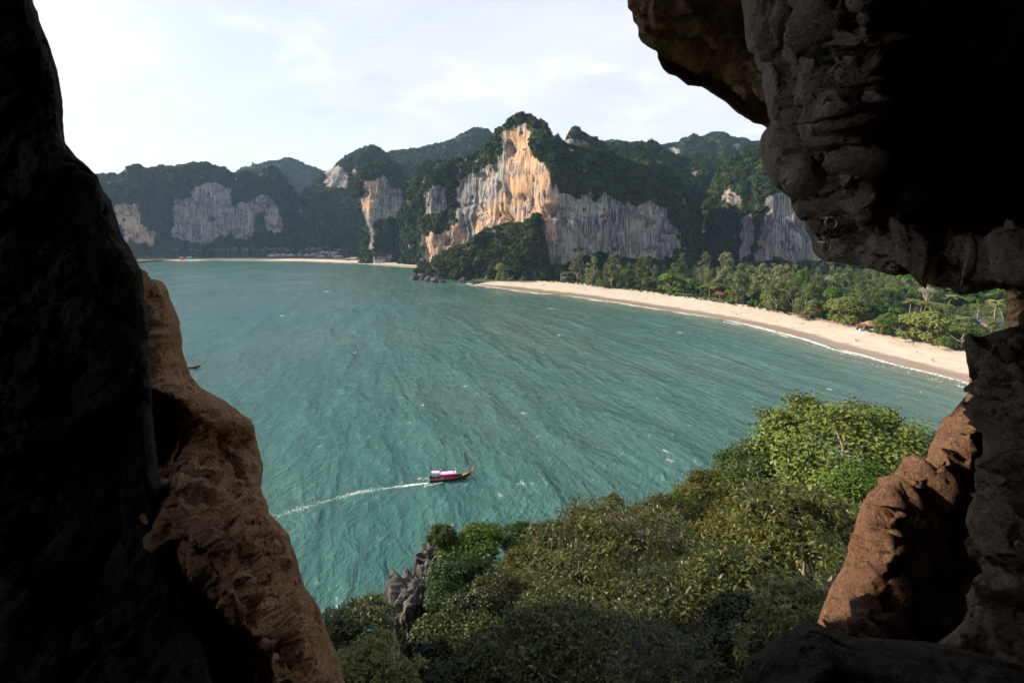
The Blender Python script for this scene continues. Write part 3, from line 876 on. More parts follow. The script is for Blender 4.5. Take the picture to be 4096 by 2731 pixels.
# --- left: the dark near wall and, beyond it, the lit tan ledge
A_edge = [(900, -1700, 4.0), (480, -1000, 3.8), (230, -500, 3.6), (120, -180, 3.5), (130, 0, 3.5), (165, 100, 3.5), (200, 184, 3.5), (222, 264, 3.5), (243, 352, 3.5), (250, 459, 3.5), (254, 528, 3.5), (264, 570, 3.5), (306, 628, 3.5), (348, 662, 3.5), (364, 685, 3.5), (387, 712, 3.5),
          (413, 766, 3.5), (448, 804, 3.5), (459, 842, 3.5), (490, 942, 3.5), (521, 995, 3.5), (551, 1057, 3.5), (567, 1091, 3.5), (575, 1153, 3.5), (585, 1230, 3.5), (590, 1330, 3.5), (600, 1480, 3.5), (610, 1640, 3.45), (625, 1800, 3.4), (640, 1930, 3.35), (660, 2080, 3.3), (690, 2250, 3.2), (760, 2450, 3.1), (850, 2731, 2.9), (930, 3000, 2.7), (1100, 3600, 2.4)]
strip_rock('cave_wall_left', 'black unlit cave wall filling the left edge', M_ROCK_SHADE, A_edge, (-1, 0),
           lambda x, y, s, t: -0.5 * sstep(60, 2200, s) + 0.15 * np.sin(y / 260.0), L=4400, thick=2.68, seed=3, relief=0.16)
B_edge = [(540, 1020, 6.6), (569, 1092, 6.58), (591, 1115, 6.58), (617, 1117, 6.58), (646, 1124, 6.58), (668, 1150, 6.57), (683, 1204, 6.56), (709, 1255, 6.55), (730, 1364, 6.53), (730, 1389, 6.52), (748, 1472, 6.51), (770, 1510, 6.5), (802, 1549, 6.52), (840, 1568, 6.53), (898, 1600, 6.54), (961, 1651, 6.56), (1000, 1673, 6.57), (1016, 1702, 6.58), (1028, 1766, 6.58), (1048, 1842, 6.48), (1051, 1906, 6.39), (1044, 1950, 6.33), (1060, 1995, 6.27), (1075, 2037, 6.22), (1078, 2055, 6.2), (1116, 2091, 6.22), (1158, 2135, 6.24), (1167, 2168, 6.25), (1185, 2222, 6.28), (1206, 2305, 6.31), (1220, 2352, 6.33), (1259, 2394, 6.35), (1280, 2441, 6.37), (1292, 2495, 6.4), (1312, 2536, 6.41), (1354, 2631, 6.46), (1372, 2702, 6.49), (1378, 2731, 6.5), (1440, 3000, 6.44), (1600, 3600, 6.3)]
def B_depth(x, y, s, t):
    w = 190 + 150 * sstep(1500, 2100, y) + 40 * fbm(y / 160.0, 0.3, 0.1, 3, 57)
    d = -(1.9 + 1.35 * sstep(1750, 2200, y)) * sstep(0, 1.0, s / w) + 1.5 * np.clip((s - w) / 400, 0, 1.5)
    # the hollow under the upper knob, and the ledge that runs below it
    hol = np.exp(-(((x - 840) / 120) ** 2 + ((y - 1800) / 140) ** 2))
    led = np.exp(-((y - 1990 - (x - 850) * 0.25) / 70) ** 2) * sstep(1080, 900, x)
    return d + 0.9 * hol - 0.35 * led
strip_rock('cave_ledge', 'pitted tan rock ledge lit from outside at the lower left', M_ROCK_TAN, B_edge, (-1, 0), B_depth, L=1000, thick=2.5, seed=9, relief=0.14, step=7.0, jag=6, fs=2.3)

# --- top right: the far roof lip and the near hanging pillar
C1_edge = [(-900, -1900, 5.0), (500, -1350, 6.0), (1400, -950, 7.0), (2050, -560, 7.6), (2420, -260, 8.0), (2500, -120, 8.0), (2509, 0, 8.0), (2511, 31, 8.0), (2529, 48, 8.0), (2533, 87, 8.0), (2552, 112, 8.0), (2552, 143, 8.0), (2565, 171, 8.0), (2593, 191, 8.0), (2629, 210, 8.0), (2631, 235, 8.3), (2644, 265, 8.4), (2654, 281, 8.5), (2674, 296, 8.5), (2700, 306, 8.6), (2725, 324, 8.7), (2751, 343, 8.7), (2807, 349, 8.7),
           (2828, 362, 8.7), (2873, 393, 8.6), (2919, 423, 8.5), (2950, 452, 8.4), (2986, 477, 8.3), (3016, 495, 8.2), (3052, 503, 8.1), (3072, 518, 8.0), (3160, 560, 7.6), (3320, 640, 7.0)]
def C1_depth(x, y, s, t):
    d = -1.1 * sstep(0, 260, s) - 2.4 * sstep(200, 1000, s) - 0.8 * sstep(1000, 2400, s)
    shelf = sstep(0, 16, (y - 205) - (x - 2630) * 0.42)      # the lower shelf lies further back
    return d + 0.55 * shelf * sstep(0, 60, s)
strip_rock('cave_roof_lip', 'dark ochre underside of the cave roof reaching out over the bay', M_ROCK_ROOF, C1_edge, (0.6, -0.8), C1_depth, L=2600, thick=3.0, seed=14, relief=0.2, jag=4)
C2_edge = [(2760, -1200, 4.4), (2860, -500, 4.4), (2930, -120, 4.4), (2975, 60, 4.4), (2980, 148, 4.4), (2991, 204, 4.4), (3016, 219, 4.4), (3032, 275, 4.4), (3050, 296, 4.4), (3047, 337, 4.4), (3057, 388, 4.4), (3075, 444, 4.4), (3088, 500, 4.4), (3067, 522, 4.4), (3046, 548, 4.4), (3037, 577, 4.4), (3044, 633, 4.4), (3057, 673, 4.4), (3070, 704, 4.4), (3085, 724, 4.4), (3108, 750, 4.4), (3134, 770, 4.4),
           (3185, 813, 4.4), (3200, 854, 4.4), (3218, 869, 4.4), (3222, 925, 4.4), (3241, 951, 4.4), (3251, 1007, 4.4), (3271, 1027, 4.4), (3302, 1047, 4.4), (3358, 1050, 4.4), (3404, 1062, 4.4), (3435, 1061, 4.35), (3460, 1076, 4.3), (3481, 1073, 4.3), (3506, 1084, 4.3), (3557, 1100, 4.3), (3593, 1099, 4.3), (3610, 1088, 4.3), (3653, 1087, 4.3), (3687, 1107, 4.2), (3703, 1130, 4.2), (3730, 1145, 4.2), (3768, 1154, 4.2),
           (3798, 1151, 4.1), (3818, 1168, 4.1), (3844, 1181, 4.1), (3879, 1175, 4.1), (3906, 1175, 4.0), (3932, 1162, 4.0), (3955, 1162, 4.0), (3994, 1150, 3.9), (4001, 1157, 3.9), (4060, 1157, 3.8), (4130, 1160, 3.7), (4300, 1250, 3.5), (4700, 1500, 3.2), (5600, 2000, 2.8)]
def C2_depth(x, y, s, t):
    col = np.exp(-((x - 3235 - 0.05 * (y - 300)) / 170) ** 2) * (1 - sstep(620, 900, y))
    low = np.exp(-((x - 3330) / 200) ** 2 - ((y - 930) / 140) ** 2)
    wig = 70 * fbm(y / 170.0, x / 400.0, 0.7, 3, 55)
    rec = sstep(3400, 3950, x + wig - 0.10 * (y - 400)) * (1 - sstep(840, 1010, y - 0.05 * (x - 3600)))
    lip = np.exp(-((y - 1010 - (x - 3500) * 0.02) / 75) ** 2) * sstep(3420, 3520, x)
    nose = np.exp(-(((x - 3140) / 110) ** 2 + ((y - 670) / 90) ** 2))
    jamb = sstep(2960, 3470, x - 0.16 * np.clip(y - 500, 0, 700))
    return -1.15 * jamb - 0.75 * sstep(0, 430, s) - 0.25 * col + 2.3 * rec - 0.35 * lip - 0.25 * nose
def C2_fold(x, y, s, t):
    return 0.20 * fbm(x / 95.0, y / 330.0, 0.4, 3, 51) * (1 - sstep(640, 800, y)) + 0.13 * fbm(x / 120.0, y / 120.0, 2.4, 3, 53)
strip_rock('cave_hanging_rock', 'grey-brown hanging rock pillar with two steel rings at the upper right', M_ROCK_GREY, C2_edge, (0.75, -0.66), C2_depth, L=2700, thick=1.5, seed=19, relief=0.17, fold=C2_fold, inframe=1500, jag=3, step=8.0, zst=0.4)

# --- right: the small window, the near right pillar, the ochre rim below it and the boulder in front
E_edge = [(3960, 700, 15), (3985, 900, 15), (4005, 1060, 15), (4020, 1158, 15), (4030, 1175, 15), (4027, 1195, 15), (4036, 1218, 15), (4030, 1244, 15), (4024, 1267, 15), (4026, 1286, 15), (4018, 1309, 15), (4008, 1380, 15), (3995, 1500, 15)]
strip_rock('cliff_buttress', 'sunlit pale orange rock seen through the small gap at the right edge', M_ROCK_TAN, E_edge, (1, 0), lambda x, y, s, t: -4.5 * sstep(0, 500, s), L=700, thick=4, seed=23, relief=0.2, jag=3, step=5.0)
F_edge = [(4192, 1060, 3.7), (4127, 1120, 3.7), (4100, 1160, 3.7), (4060, 1193, 3.7), (4110, 1203, 3.7), (4098, 1233, 3.7), (4073, 1258, 3.7), (4075, 1298, 3.7), (4058, 1313, 3.7), (4008, 1350, 3.7), (3988, 1400, 3.7)]
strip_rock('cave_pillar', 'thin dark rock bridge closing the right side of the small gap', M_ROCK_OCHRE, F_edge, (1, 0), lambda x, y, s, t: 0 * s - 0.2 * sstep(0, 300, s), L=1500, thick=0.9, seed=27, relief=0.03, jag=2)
D1_edge = [(5200, 900, 2.9), (4400, 1230, 3.2), (4150, 1285, 3.4), (4024, 1313, 3.5), (3978, 1328, 3.5), (3955, 1336, 3.5), (3925, 1350, 3.5), (3904, 1345, 3.5), (3890, 1336, 3.5), (3871, 1333, 3.5), (3858, 1346, 3.5), (3852, 1371, 3.5), (3860, 1409, 3.5), (3867, 1447, 3.5), (3883, 1474, 3.5), (3892, 1497, 3.5), (3894, 1541, 3.5), (3897, 1658, 3.5), (3932, 1740, 3.5), (3928, 1837, 3.5), (3907, 1964, 3.4), (3873, 2036, 3.3), (3862, 2085, 3.3),
           (3880, 2144, 3.3), (3902, 2176, 3.3), (3917, 2239, 3.3), (3933, 2282, 3.3), (3930, 2356, 3.2), (3896, 2419, 3.2), (3854, 2488, 3.1), (3758, 2565, 3.0), (3680, 2640, 2.9), (3560, 2760, 2.8), (3300, 3050, 2.6), (2900, 3600, 2.3)]
def D1_depth(x, y, s, t):
    b1 = np.exp(-(((x - 4010) / 110) ** 2 + ((y - 1400) / 130) ** 2))
    b2 = np.exp(-(((x - 4080) / 150) ** 2 + ((y - 2050) / 240) ** 2))
    cut = np.exp(-(((x - 3960) / 60) ** 2 + ((y - 1560) / 220) ** 2))
    return -0.25 * b1 - 0.45 * b2 + 0.35 * cut - 0.95 * sstep(0, 420, s) - 0.3 * sstep(500, 2400, s) + 0.5 * sstep(2450, 2750, y)
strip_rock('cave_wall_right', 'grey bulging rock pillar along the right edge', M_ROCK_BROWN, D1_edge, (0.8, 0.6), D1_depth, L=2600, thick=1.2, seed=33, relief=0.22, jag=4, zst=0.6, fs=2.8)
D2_edge = [(3990, 1400, 7.0), (3930, 1490, 7.0), (3894, 1528, 7.0), (3882, 1543, 7.0), (3866, 1577, 7.0), (3841, 1612, 6.9), (3803, 1655, 6.8), (3776, 1668, 6.8), (3762, 1686, 6.8), (3749, 1714, 6.7), (3739, 1745, 6.7), (3718, 1786, 6.6), (3703, 1832, 6.6), (3652, 1867, 6.5), (3627, 1880, 6.5), (3586, 1901, 6.4), (3550, 1913, 6.4), (3524, 1936, 6.3), (3494, 1964, 6.3), (3466, 1990, 6.2), (3448, 2022, 6.2), (3435, 2059, 6.1), (3411, 2123, 6.0),
           (3393, 2197, 5.9), (3372, 2266, 5.8), (3350, 2303, 5.8), (3324, 2350, 5.7), (3297, 2403, 5.6), (3274, 2488, 5.5), (3240, 2600, 5.3), (3190, 2800, 5.0), (3120, 3200, 4.4)]
def D2_depth(x, y, s, t):
    w = 90 + 110 * sstep(1800, 2100, y) + 60 * sstep(2100, 1700, y)
    k = fbm(t / 170.0, s / 300.0, 0.2, 3, 61)
    w = w * (1 + 0.35 * k)
    return -0.75 * sstep(0, 1, s / w) + 0.5 * sstep(0.95, 1.8, s / w) - 0.3 * sstep(2, 5, s / w)
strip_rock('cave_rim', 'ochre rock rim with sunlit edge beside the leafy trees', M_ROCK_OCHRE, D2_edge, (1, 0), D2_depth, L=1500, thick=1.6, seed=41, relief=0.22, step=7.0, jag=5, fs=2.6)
D3_edge = [(1900, 4400, 1.9), (2500, 3500, 2.3), (2800, 3050, 2.5), (2910, 2830, 2.6), (2950, 2728, 2.6), (2966, 2692, 2.6), (2992, 2622, 2.6), (3043, 2599, 2.6), (3091, 2552, 2.6), (3165, 2520, 2.6), (3197, 2495, 2.6), (3228, 2486, 2.6), (3271, 2491, 2.6), (3313, 2513, 2.6), (3356, 2531, 2.6), (3409, 2546, 2.6), (3589, 2556, 2.6), (3760, 2570, 2.6), (3950, 2620, 2.5), (4300, 2720, 2.4), (5200, 2900, 2.2)]
strip_rock('cave_boulder', 'black rounded boulder at the bottom right corner', M_ROCK_SHADE, D3_edge, (0.12, 0.99), lambda x, y, s, t: -0.5 * sstep(0, 420, s) - 0.5 * sstep(300, 1500, s), L=1900, thick=0.8, seed=47, relief=0.07, jag=4)

# --- the chamber behind the camera
def chamber():
    nu, ny = 96, 40
    th = np.linspace(0, 2 * np.pi, nu, endpoint=False)
    P = np.zeros((nu, ny, 3))
    for j, q in enumerate(np.linspace(0, 1, ny)):
        rad = math.sqrt(max(0.0, 1 - max(0, (q - 0.5) / 0.5) ** 2))          # q 0 = mouth, 1 = back
        for i, a in enumerate(th):
            c, s = math.cos(a), math.sin(a)
            ex = (10.0 if c > 0 else 8.0) * math.copysign(abs(c) ** 0.7, c)
            ez = (8.0 if s > 0 else 4.7) * math.copysign(abs(s) ** 0.7, s)
            side = 9.0 if c > 0 else 5.6
            up, dn = max(0, s), max(0, -s)
            rim = side * (1 - up - dn) + 9.0 * up + 4.2 * dn if (up + dn) < 1 else (9.0 if up else 4.2)
            P[i, j] = (ex * rad, rim + (-7.5 - rim) * q, CAMH + ez * rad)
    nz = fbm(P[..., 0] * .5, P[..., 1] * .5, P[..., 2] * .5, 4, 71) * 0.6
    cen = np.array([0, -1, CAMH + 1.0])
    dv = P - cen; dv /= np.linalg.norm(dv, axis=2)[..., None]
    P = P + dv * np.abs(nz)[..., None]
    F = grid_faces(nu, ny, True)[:, ::-1]
    c = P.reshape(-1, 3)[F].mean(1)
    back_door = (c[:, 0] < -4.5) & (((c[:, 1] + 1.5) / 3.1) ** 2 + ((c[:, 2] - CAMH - 2.5) / 3.0) ** 2 < 1)   # unseen second mouth behind, on the left, added and sized to light the rocks
    me = new_mesh('cave_chamber', P.reshape(-1, 3), F[~back_door], True)
    tag(link('cave_chamber', me, M_ROCK_SHADE), 'dark cave chamber around the viewpoint', kind='structure')
chamber()

# --- unseen fin of the cave's cliff, left of the mouth, added to shade near trees
def headland_shade_cliff():
    pts = [(-92, 56, 50), (-74, 48, 54), (-60, 40, 60), (-48, 32, 66), (-36, 25, 76), (-28, 19, 98), (-22, 14, 98), (-16, 10.8, 96), (-9.5, 8.8, 94)]
    Q = polyline(np.array(pts, float), 60, 2)
    m = 46
    T = np.gradient(Q[:, :2], axis=0); T /= np.linalg.norm(T, axis=1)[:, None]
    Nn = np.stack([-T[:, 1], T[:, 0]], 1)
    if Nn[-1, 1] < 0: Nn = -Nn
    z = np.linspace(-2, 1, m)
    V = np.zeros((len(Q), m, 3))
    for j in range(m):
        q = j / (m - 1)
        zz = -2 + (Q[:, 2] + 2) * min(1, q * 1.25)
        inn = 0 if q < 0.8 else (q - 0.8) / 0.2 * 5
        V[:, j, 0] = Q[:, 0] - Nn[:, 0] * inn; V[:, j, 1] = Q[:, 1] - Nn[:, 1] * inn; V[:, j, 2] = zz
    V[..., 2] += sstep(30, 60, V[..., 2]) * ridged(V[..., 0] * .16, V[..., 1] * .16, 0.3, 3, 83) * 4.5
    dsp = fbm(V[..., 0] * .12, V[..., 1] * .12, V[..., 2] * .05, 4, 81) * 1.2
    V[..., 0] += Nn[:, None, 0] * dsp; V[..., 1] += Nn[:, None, 1] * dsp
    me = new_mesh('headland_shade_cliff', V.reshape(-1, 3), grid_faces(len(Q), m), True)
    tag(link('headland_shade_cliff', me, M_ROCK_GREY), 'unseen limestone cliff fin left of the cave mouth, added to shade the near trees', kind='structure')
headland_shade_cliff()

# ================================================================== the wooded headland below the cave
HEAD_POLY = [(-17, 8), (-16, 30), (-14, 44), (-12.5, 56), (-4, 67), (8, 78), (22, 88), (40, 96), (70, 102), (110, 102), (170, 70), (170, -20), (-17, -20)]
_ctl = []
for px, py, d, h in [(1300, 2560, 33, 9), (1500, 2560, 34, 9), (1700, 2400, 48, 8), (1900, 2150, 58, 6.5), (2150, 2110, 62, 7), (2450, 2060, 72, 7), (2900, 1960, 82, 7), (3300, 1800, 66, 9), (3500, 1900, 56, 9),
                     (2300, 2600, 28, 9), (2300, 2300, 45, 9), (2700, 2200, 52, 9), (3200, 2100, 32, 8), (3200, 2500, 20, 7), (2000, 2700, 22, 9), (2700, 2700, 18, 8), (1800, 2650, 30, 8)]:
    p = IMG(px, py, d); _ctl.append((p[0], p[1], p[2] - h))
_ctl += [(0, 9, 52), (8, 8, 53), (30, 30, 46), (60, 50, 36), (100, 60, 30), (60, 90, 14), (-10, 10, 46)]
_ctl = np.array(_ctl)
def poly_sd(x, y, poly):
    poly = np.asarray(poly, float)
    d = np.full(np.shape(x), 1e9)
    for i in range(len(poly)):
        a, b = poly[i - 1], poly[i]
        e = b - a; L2 = e @ e
        t = np.clip(((x - a[0]) * e[0] + (y - a[1]) * e[1]) / L2, 0, 1)
        d = np.minimum(d, np.hypot(x - a[0] - t * e[0], y - a[1] - t * e[1]))
    return np.where(in_poly(x, y, poly), d, -d)
def head_z(x, y):
    x, y = np.asarray(x, float), np.asarray(y, float)
    w = 0; s = 0
    for cx_, cy2, cz in _ctl:
        k = 1 / ((x - cx_) ** 2 + (y - cy2) ** 2 + 6.0) ** 1.5
        w = w + k; s = s + k * cz
    z = s / w
    sd_ = poly_sd(x, y, HEAD_POLY)
    k = sstep(-1.0, 6.0, sd_)
    return z * k - 3 * (1 - k)
def make_headland():
    xs = np.arange(-20, 150, 1.25); ys = np.arange(3, 108, 1.25)
    X, Y = np.meshgrid(xs, ys, indexing='ij')
    Z = head_z(X, Y) + fbm(X * .18, Y * .18, 0, 4, 90) * 0.9
    me = new_mesh('headland', np.stack([X, Y, Z], -1).reshape(-1, 3), grid_faces(len(xs), len(ys)), True)
    n = len(me.vertices)
    add_attr(me, 'rock', np.full(n, 0.3)); add_attr(me, 'ochre', np.zeros(n))
    tag(link('headland', me, M_GROUND), 'steep shaded ground of the headland under the trees', kind='structure')
make_headland()

def mat_karst():
    t = NT('grey_karst_rock')
    p = t.pos()
    n1 = t.noise(t.map(p, (1.2, 1.2, 0.35)), 1.0, 6, 0.65, 0.6); n2 = t.noise(p, 3.0, 6, 0.7)
    c = t.mix(t.ramp(n1, 0.36, 0.64), (0.028, 0.027, 0.029), (0.095, 0.090, 0.090))
    c = t.mix(t.ramp(n2, 0.55, 0.75, 0, 0.6), c, (0.14, 0.132, 0.128))
    return t.done(t.princ(c, 0.9, t.bump(t.math('ADD', n1, t.math('MULTIPLY', n2, 0.5)), 0.9, 0.25), 0.2))
M_KARST = mat_karst()

def karst_rock(name, label, base, rx, ry, z0, z1, seed, spikes=0.35, cat='rock'):
    """a fluted limestone stack with a spiky rim"""
    nu, nv = 170, 80
    a = np.linspace(0, 2 * np.pi, nu, endpoint=False)[:, None] + np.zeros((1, nv))
    v = np.linspace(0, 1, nv)[None, :] + np.zeros((nu, 1))
    ca, sa = np.cos(a), np.sin(a)
    top = 0.80
    rr = np.where(v < top, 1.0 - 0.10 * v, 0.92 * (1 - ((v - top) / (1 - top))) ** 0.7)
    q = 2.6
    lean = fbm(v * 0.9, seed * 1.7, 0, 2, seed + 4) * 0.22
    hz = np.where(v < top, v / top, 1.0)
    zz = z0 + (z1 - z0) * hz
    Q = np.stack([(base[0] + ca * rr * rx) * 1.0, (base[1] + sa * rr * ry) * 1.0, zz * 0.42], -1)
    h1, g1 = facets(Q, 0.55, seed); h2, g2 = facets(Q, 1.5, seed + 3)
    fins = ridged(ca * 3.4, sa * 3.4, v * 0.35, 3, seed)
    fl = h1 * 0.26 - 0.10 * np.exp(-g1 / 0.08) + h2 * 0.10 - 0.07 * np.exp(-g2 / 0.09) + fins * 0.05
    R = rr * (1 + fl)
    x = base[0] + (ca * R + lean) * rx; y = base[1] + sa * R * ry
    z = zz + (z1 - z0) * spikes * (h1 * 2.2 + h2 * 1.2 + (fins - 0.6)) * sstep(0.35, 0.9, v)
    me = new_mesh(name, np.stack([x, y, z], -1).reshape(-1, 3), grid_faces(nu, nv, True), True)
    o = link(name, me, M_KARST)
    return tag(o, label, cat)

p = IMG(1735, 2290, 56); karst_rock('limestone_pinnacle', 'upper grey fluted rock pinnacle with a spiky top beside the vines', (p[0] + 0.6, p[1] + 1.2), 2.9, 2.8, 2.0, 60 - (2235 - 945) / 2050 * 56, 101, 0.012)
p = IMG(1700, 2440, 50); karst_rock('limestone_pinnacle', 'lower broad grey fluted rock above the water at the tip of the headland', (p[0] + 0.2, p[1] + 1.5), 3.6, 3.5, -2.0, 60 - (2385 - 945) / 2050 * 50, 107, 0.012)

# ------------------------------------------------------------------ leaves and trees
M_L_GREEN = mat_leaf('fresh_green_leaves', (0.014, 0.036, 0.004), (0.055, 0.098, 0.011), 0.42, 0.2, 0.12, 0.25)
M_L_AIRY = mat_leaf('light_green_leaves', (0.02, 0.042, 0.005), (0.086, 0.122, 0.018), 0.42, 0.2, 0.12, 0.3, warm=(0.18, 0.18, 0.05))
M_L_OLIVE = mat_leaf('olive_leaves', (0.014, 0.022, 0.003), (0.058, 0.064, 0.009), 0.42, 0.2, 0.12, 0.25, warm=(0.095, 0.070, 0.012))
M_L_DARK = mat_leaf('dark_glossy_leaves', (0.007, 0.015, 0.003), (0.034, 0.048, 0.009), 0.42, 0.2, 0.12, 0.3, warm=(0.065, 0.050, 0.011))
M_L_ROS = mat_leaf('long_yellow_green_leaves', (0.015, 0.028, 0.004), (0.08, 0.09, 0.016), 0.42, 0.2, 0.12, 0.35, warm=(0.22, 0.19, 0.065))
M_L_CURL = mat_leaf('narrow_brown_green_leaves', (0.009, 0.017, 0.003), (0.042, 0.056, 0.009), 0.42, 0.2, 0.12, 0.35, warm=(0.15, 0.14, 0.038))
M_WOOD = mat_bark('pale_branch_bark', (0.11, 0.08, 0.058), (0.26, 0.20, 0.15), 3.0)

def strip_leaves(B, Dr, L, Wd, r, droop=0.35):
    """long leaves: a kinked strip from base B along Dr (three rows, four triangles)"""
    k = len(B)
    Dr = Dr / np.linalg.norm(Dr, axis=1)[:, None]
    side = np.cross(Dr, np.array([0, 0, 1.0]) + r.normal(size=(k, 3)) * 0.35)
    side /= np.maximum(np.linalg.norm(side, axis=1), 1e-6)[:, None]
    L = np.broadcast_to(L, (k,))[:, None]; Wd = np.broadcast_to(Wd, (k,))[:, None]
    m = B + Dr * L * 0.5
    t = B + Dr * L * 0.95 - np.array([0, 0, 1.0]) * L * droop * r.uniform(0.4, 1.4, k)[:, None]
    V = np.stack([B, m + side * Wd * .5, m - side * Wd * .5, t], 1).reshape(-1, 3)
    b = np.arange(k) * 4
    F = np.concatenate([np.stack([b, b + 2, b + 1], 1), np.stack([b + 1, b + 2, b + 3], 1)])
    return V, F

def tree_skeleton(r, tips, fork_z, base_r, nlimb, trunk_lean=(0, 0)):
    """tapered trunk, limbs and twigs reaching every tip"""
    mb = MB()
    cen = tips.mean(0)
    fork = np.array([cen[0] * 0.3 + trunk_lean[0], cen[1] * 0.3 + trunk_lean[1], fork_z])
    mid = fork * 0.5 + r.normal(size=3) * 0.15 * np.array([1, 1, 0.2])
    mb.tube([(0, 0, -1.0), (0, 0, 0), mid, fork], [base_r * 1.35, base_r * 1.15, base_r * 0.9, base_r * 0.75], 8)
    ang = np.arctan2(tips[:, 1] - fork[1], tips[:, 0] - fork[0])
    inner = np.hypot(tips[:, 0] - fork[0], tips[:, 1] - fork[1]) < 0.35 * np.hypot(tips[:, 0] - fork[0], tips[:, 1] - fork[1]).max()
    a0 = r.uniform(0, 6.28)
    lab = np.where(inner, nlimb, (((ang - a0) % (2 * np.pi)) / (2 * np.pi) * nlimb).astype(int))
    for k in range(nlimb + 1):
        T = tips[lab == k]
        if len(T) < 3: continue
        c = T.mean(0)
        far = T[np.argmax(np.linalg.norm(T - fork, axis=1) + r.random(len(T)) * 2)]
        pts = [fork]
        for q in (0.25, 0.5, 0.75, 1.0):
            b = fork * (1 - q) ** 2 + c * 2 * q * (1 - q) + (c * 0.25 + far * 0.75) * q * q
            pts.append(b + r.normal(size=3) * 0.05 * np.linalg.norm(c - fork) * (q < 1))
        rad = base_r * 0.55
        mb.tube(pts, [rad, rad * .8, rad * .62, rad * .42, rad * .2], 6, False)
        P = np.array([np.array(pts[i]) * (1 - t) + np.array(pts[i + 1]) * t for i in range(4) for t in (0, .33, .66)])
        # secondary boughs
        ns = max(1, len(T) // 10)
        cs = T[r.choice(len(T), ns, replace=False)]
        as_ = np.argmin(np.linalg.norm(T[:, None] - cs[None], axis=2), 1)
        for s_ in range(ns):
            TT = T[as_ == s_]
            if not len(TT): continue
            cc = TT.mean(0)
            i = np.argmin(np.linalg.norm(P - cc, axis=1) + np.linalg.norm(P - fork, axis=1) * 0.35)
            p0 = P[i]; rr_ = rad * (0.5 - 0.3 * i / len(P))
            m1 = p0 * .5 + cc * .5 + r.normal(size=3) * 0.08 * np.linalg.norm(cc - p0)
            mb.tube([p0, m1, cc], [rr_, rr_ * .7, rr_ * .4], 5, False)
            for tp in TT:
                mb.tube([m1 * 0.35 + cc * 0.65, (cc + tp) * .5 + r.normal(size=3) * .06, tp], [rr_ * .22, rr_ * .16, 0.008], 3, False)
    return mb

def crown_tips(r, lumps, n, shell=0.62):
    lumps = np.asarray(lumps, float)
    w = lumps[:, 3] ** 2; w /= w.sum()
    i = r.choice(len(lumps), n, p=w)
    d = r.normal(size=(n, 3)); d /= np.linalg.norm(d, axis=1)[:, None]
    d[:, 2] = np.where(d[:, 2] < -0.5, -d[:, 2], d[:, 2])
    rad = r.uniform(shell, 1.0, n) ** 0.7
    return lumps[i, :3] + d * rad[:, None] * np.stack([lumps[i, 3], lumps[i, 3], lumps[i, 4]], 1)

def lumps_dome(r, R, zc, H, n, s=(0.28, 0.45)):
    L = []
    for k in range(n):
        a = r.uniform(0, 6.28); q = math.sqrt(r.random()) * 0.72
        h = math.sqrt(max(0, 1 - q * q))
        sz = r.uniform(*s) * R
        L.append((q * R * math.cos(a), q * R * math.sin(a), zc + (h - 0.45) * H * r.uniform(0.75, 1.05), sz, sz * r.uniform(0.55, 0.85)))
    return L

TREES = {}
def tree_kind(key, seed, R, zc, H, nl, ntip, per, size, mat, style='oval', fork=2.5, base_r=0.3, wood=None, limbs=6, rc=0.5, lump=(0.28, 0.45), lean=(0, 0)):
    r = np.random.default_rng(seed)
    L = lumps_dome(r, R, zc, H, nl, lump)
    tips = crown_tips(r, L, ntip)
    mb = tree_skeleton(r, tips, fork, base_r, limbs, lean)
    tm = mb.mesh('trunk', True); tm.materials.append(wood or M_WOOD)
    cen = tips.mean(0) - np.array([0, 0, H * 0.5])
    if style == 'oval':
        C = np.repeat(tips, per, 0) + r.normal(size=(ntip * per, 3)) * rc * np.array([0.55, 0.55, 0.38])
        N = (C - cen); N /= np.linalg.norm(N, axis=1)[:, None]
        N = N * 0.7 + r.normal(size=C.shape) * 0.55 + np.array([0, 0, 0.55])
        s = size * r.uniform(0.65, 1.3, len(C))
        V, F = leaf_quads(C, N, s * 1.5, s * 0.8, r)
    else:
        out = tips - cen; out /= np.linalg.norm(out, axis=1)[:, None]
        out = out * 0.8 + np.array([0, 0, 0.7]) + r.normal(size=out.shape) * 0.3
        R_ = rot_to(out)
        R_ = np.repeat(R_, per, 0); B = np.repeat(tips, per, 0) + r.normal(size=(ntip * per, 3)) * rc * 0.3
        a = np.tile(np.arange(per) * 2.4, ntip) + r.uniform(0, 0.6, ntip * per)
        el = r.uniform(0.05, 1.0, ntip * per)
        D = R_[:, :, 0] * (np.cos(a) * np.cos(el))[:, None] + R_[:, :, 1] * (np.sin(a) * np.cos(el))[:, None] + R_[:, :, 2] * np.sin(el)[:, None]
        s = size * r.uniform(0.7, 1.25, len(B))
        V, F = strip_leaves(B, D, s, s * (0.24 if style == 'rosette' else 0.27), r, 0.3)
    cm = new_mesh('crown', V, F); cm.materials.append(mat)
    TREES[key] = (tm, cm, float(np.percentile(np.hypot(V[:, 0] - tips[:, 0].mean(), V[:, 1] - tips[:, 1].mean()), 97)), float(np.percentile(V[:, 2], 99.3)))
    return key

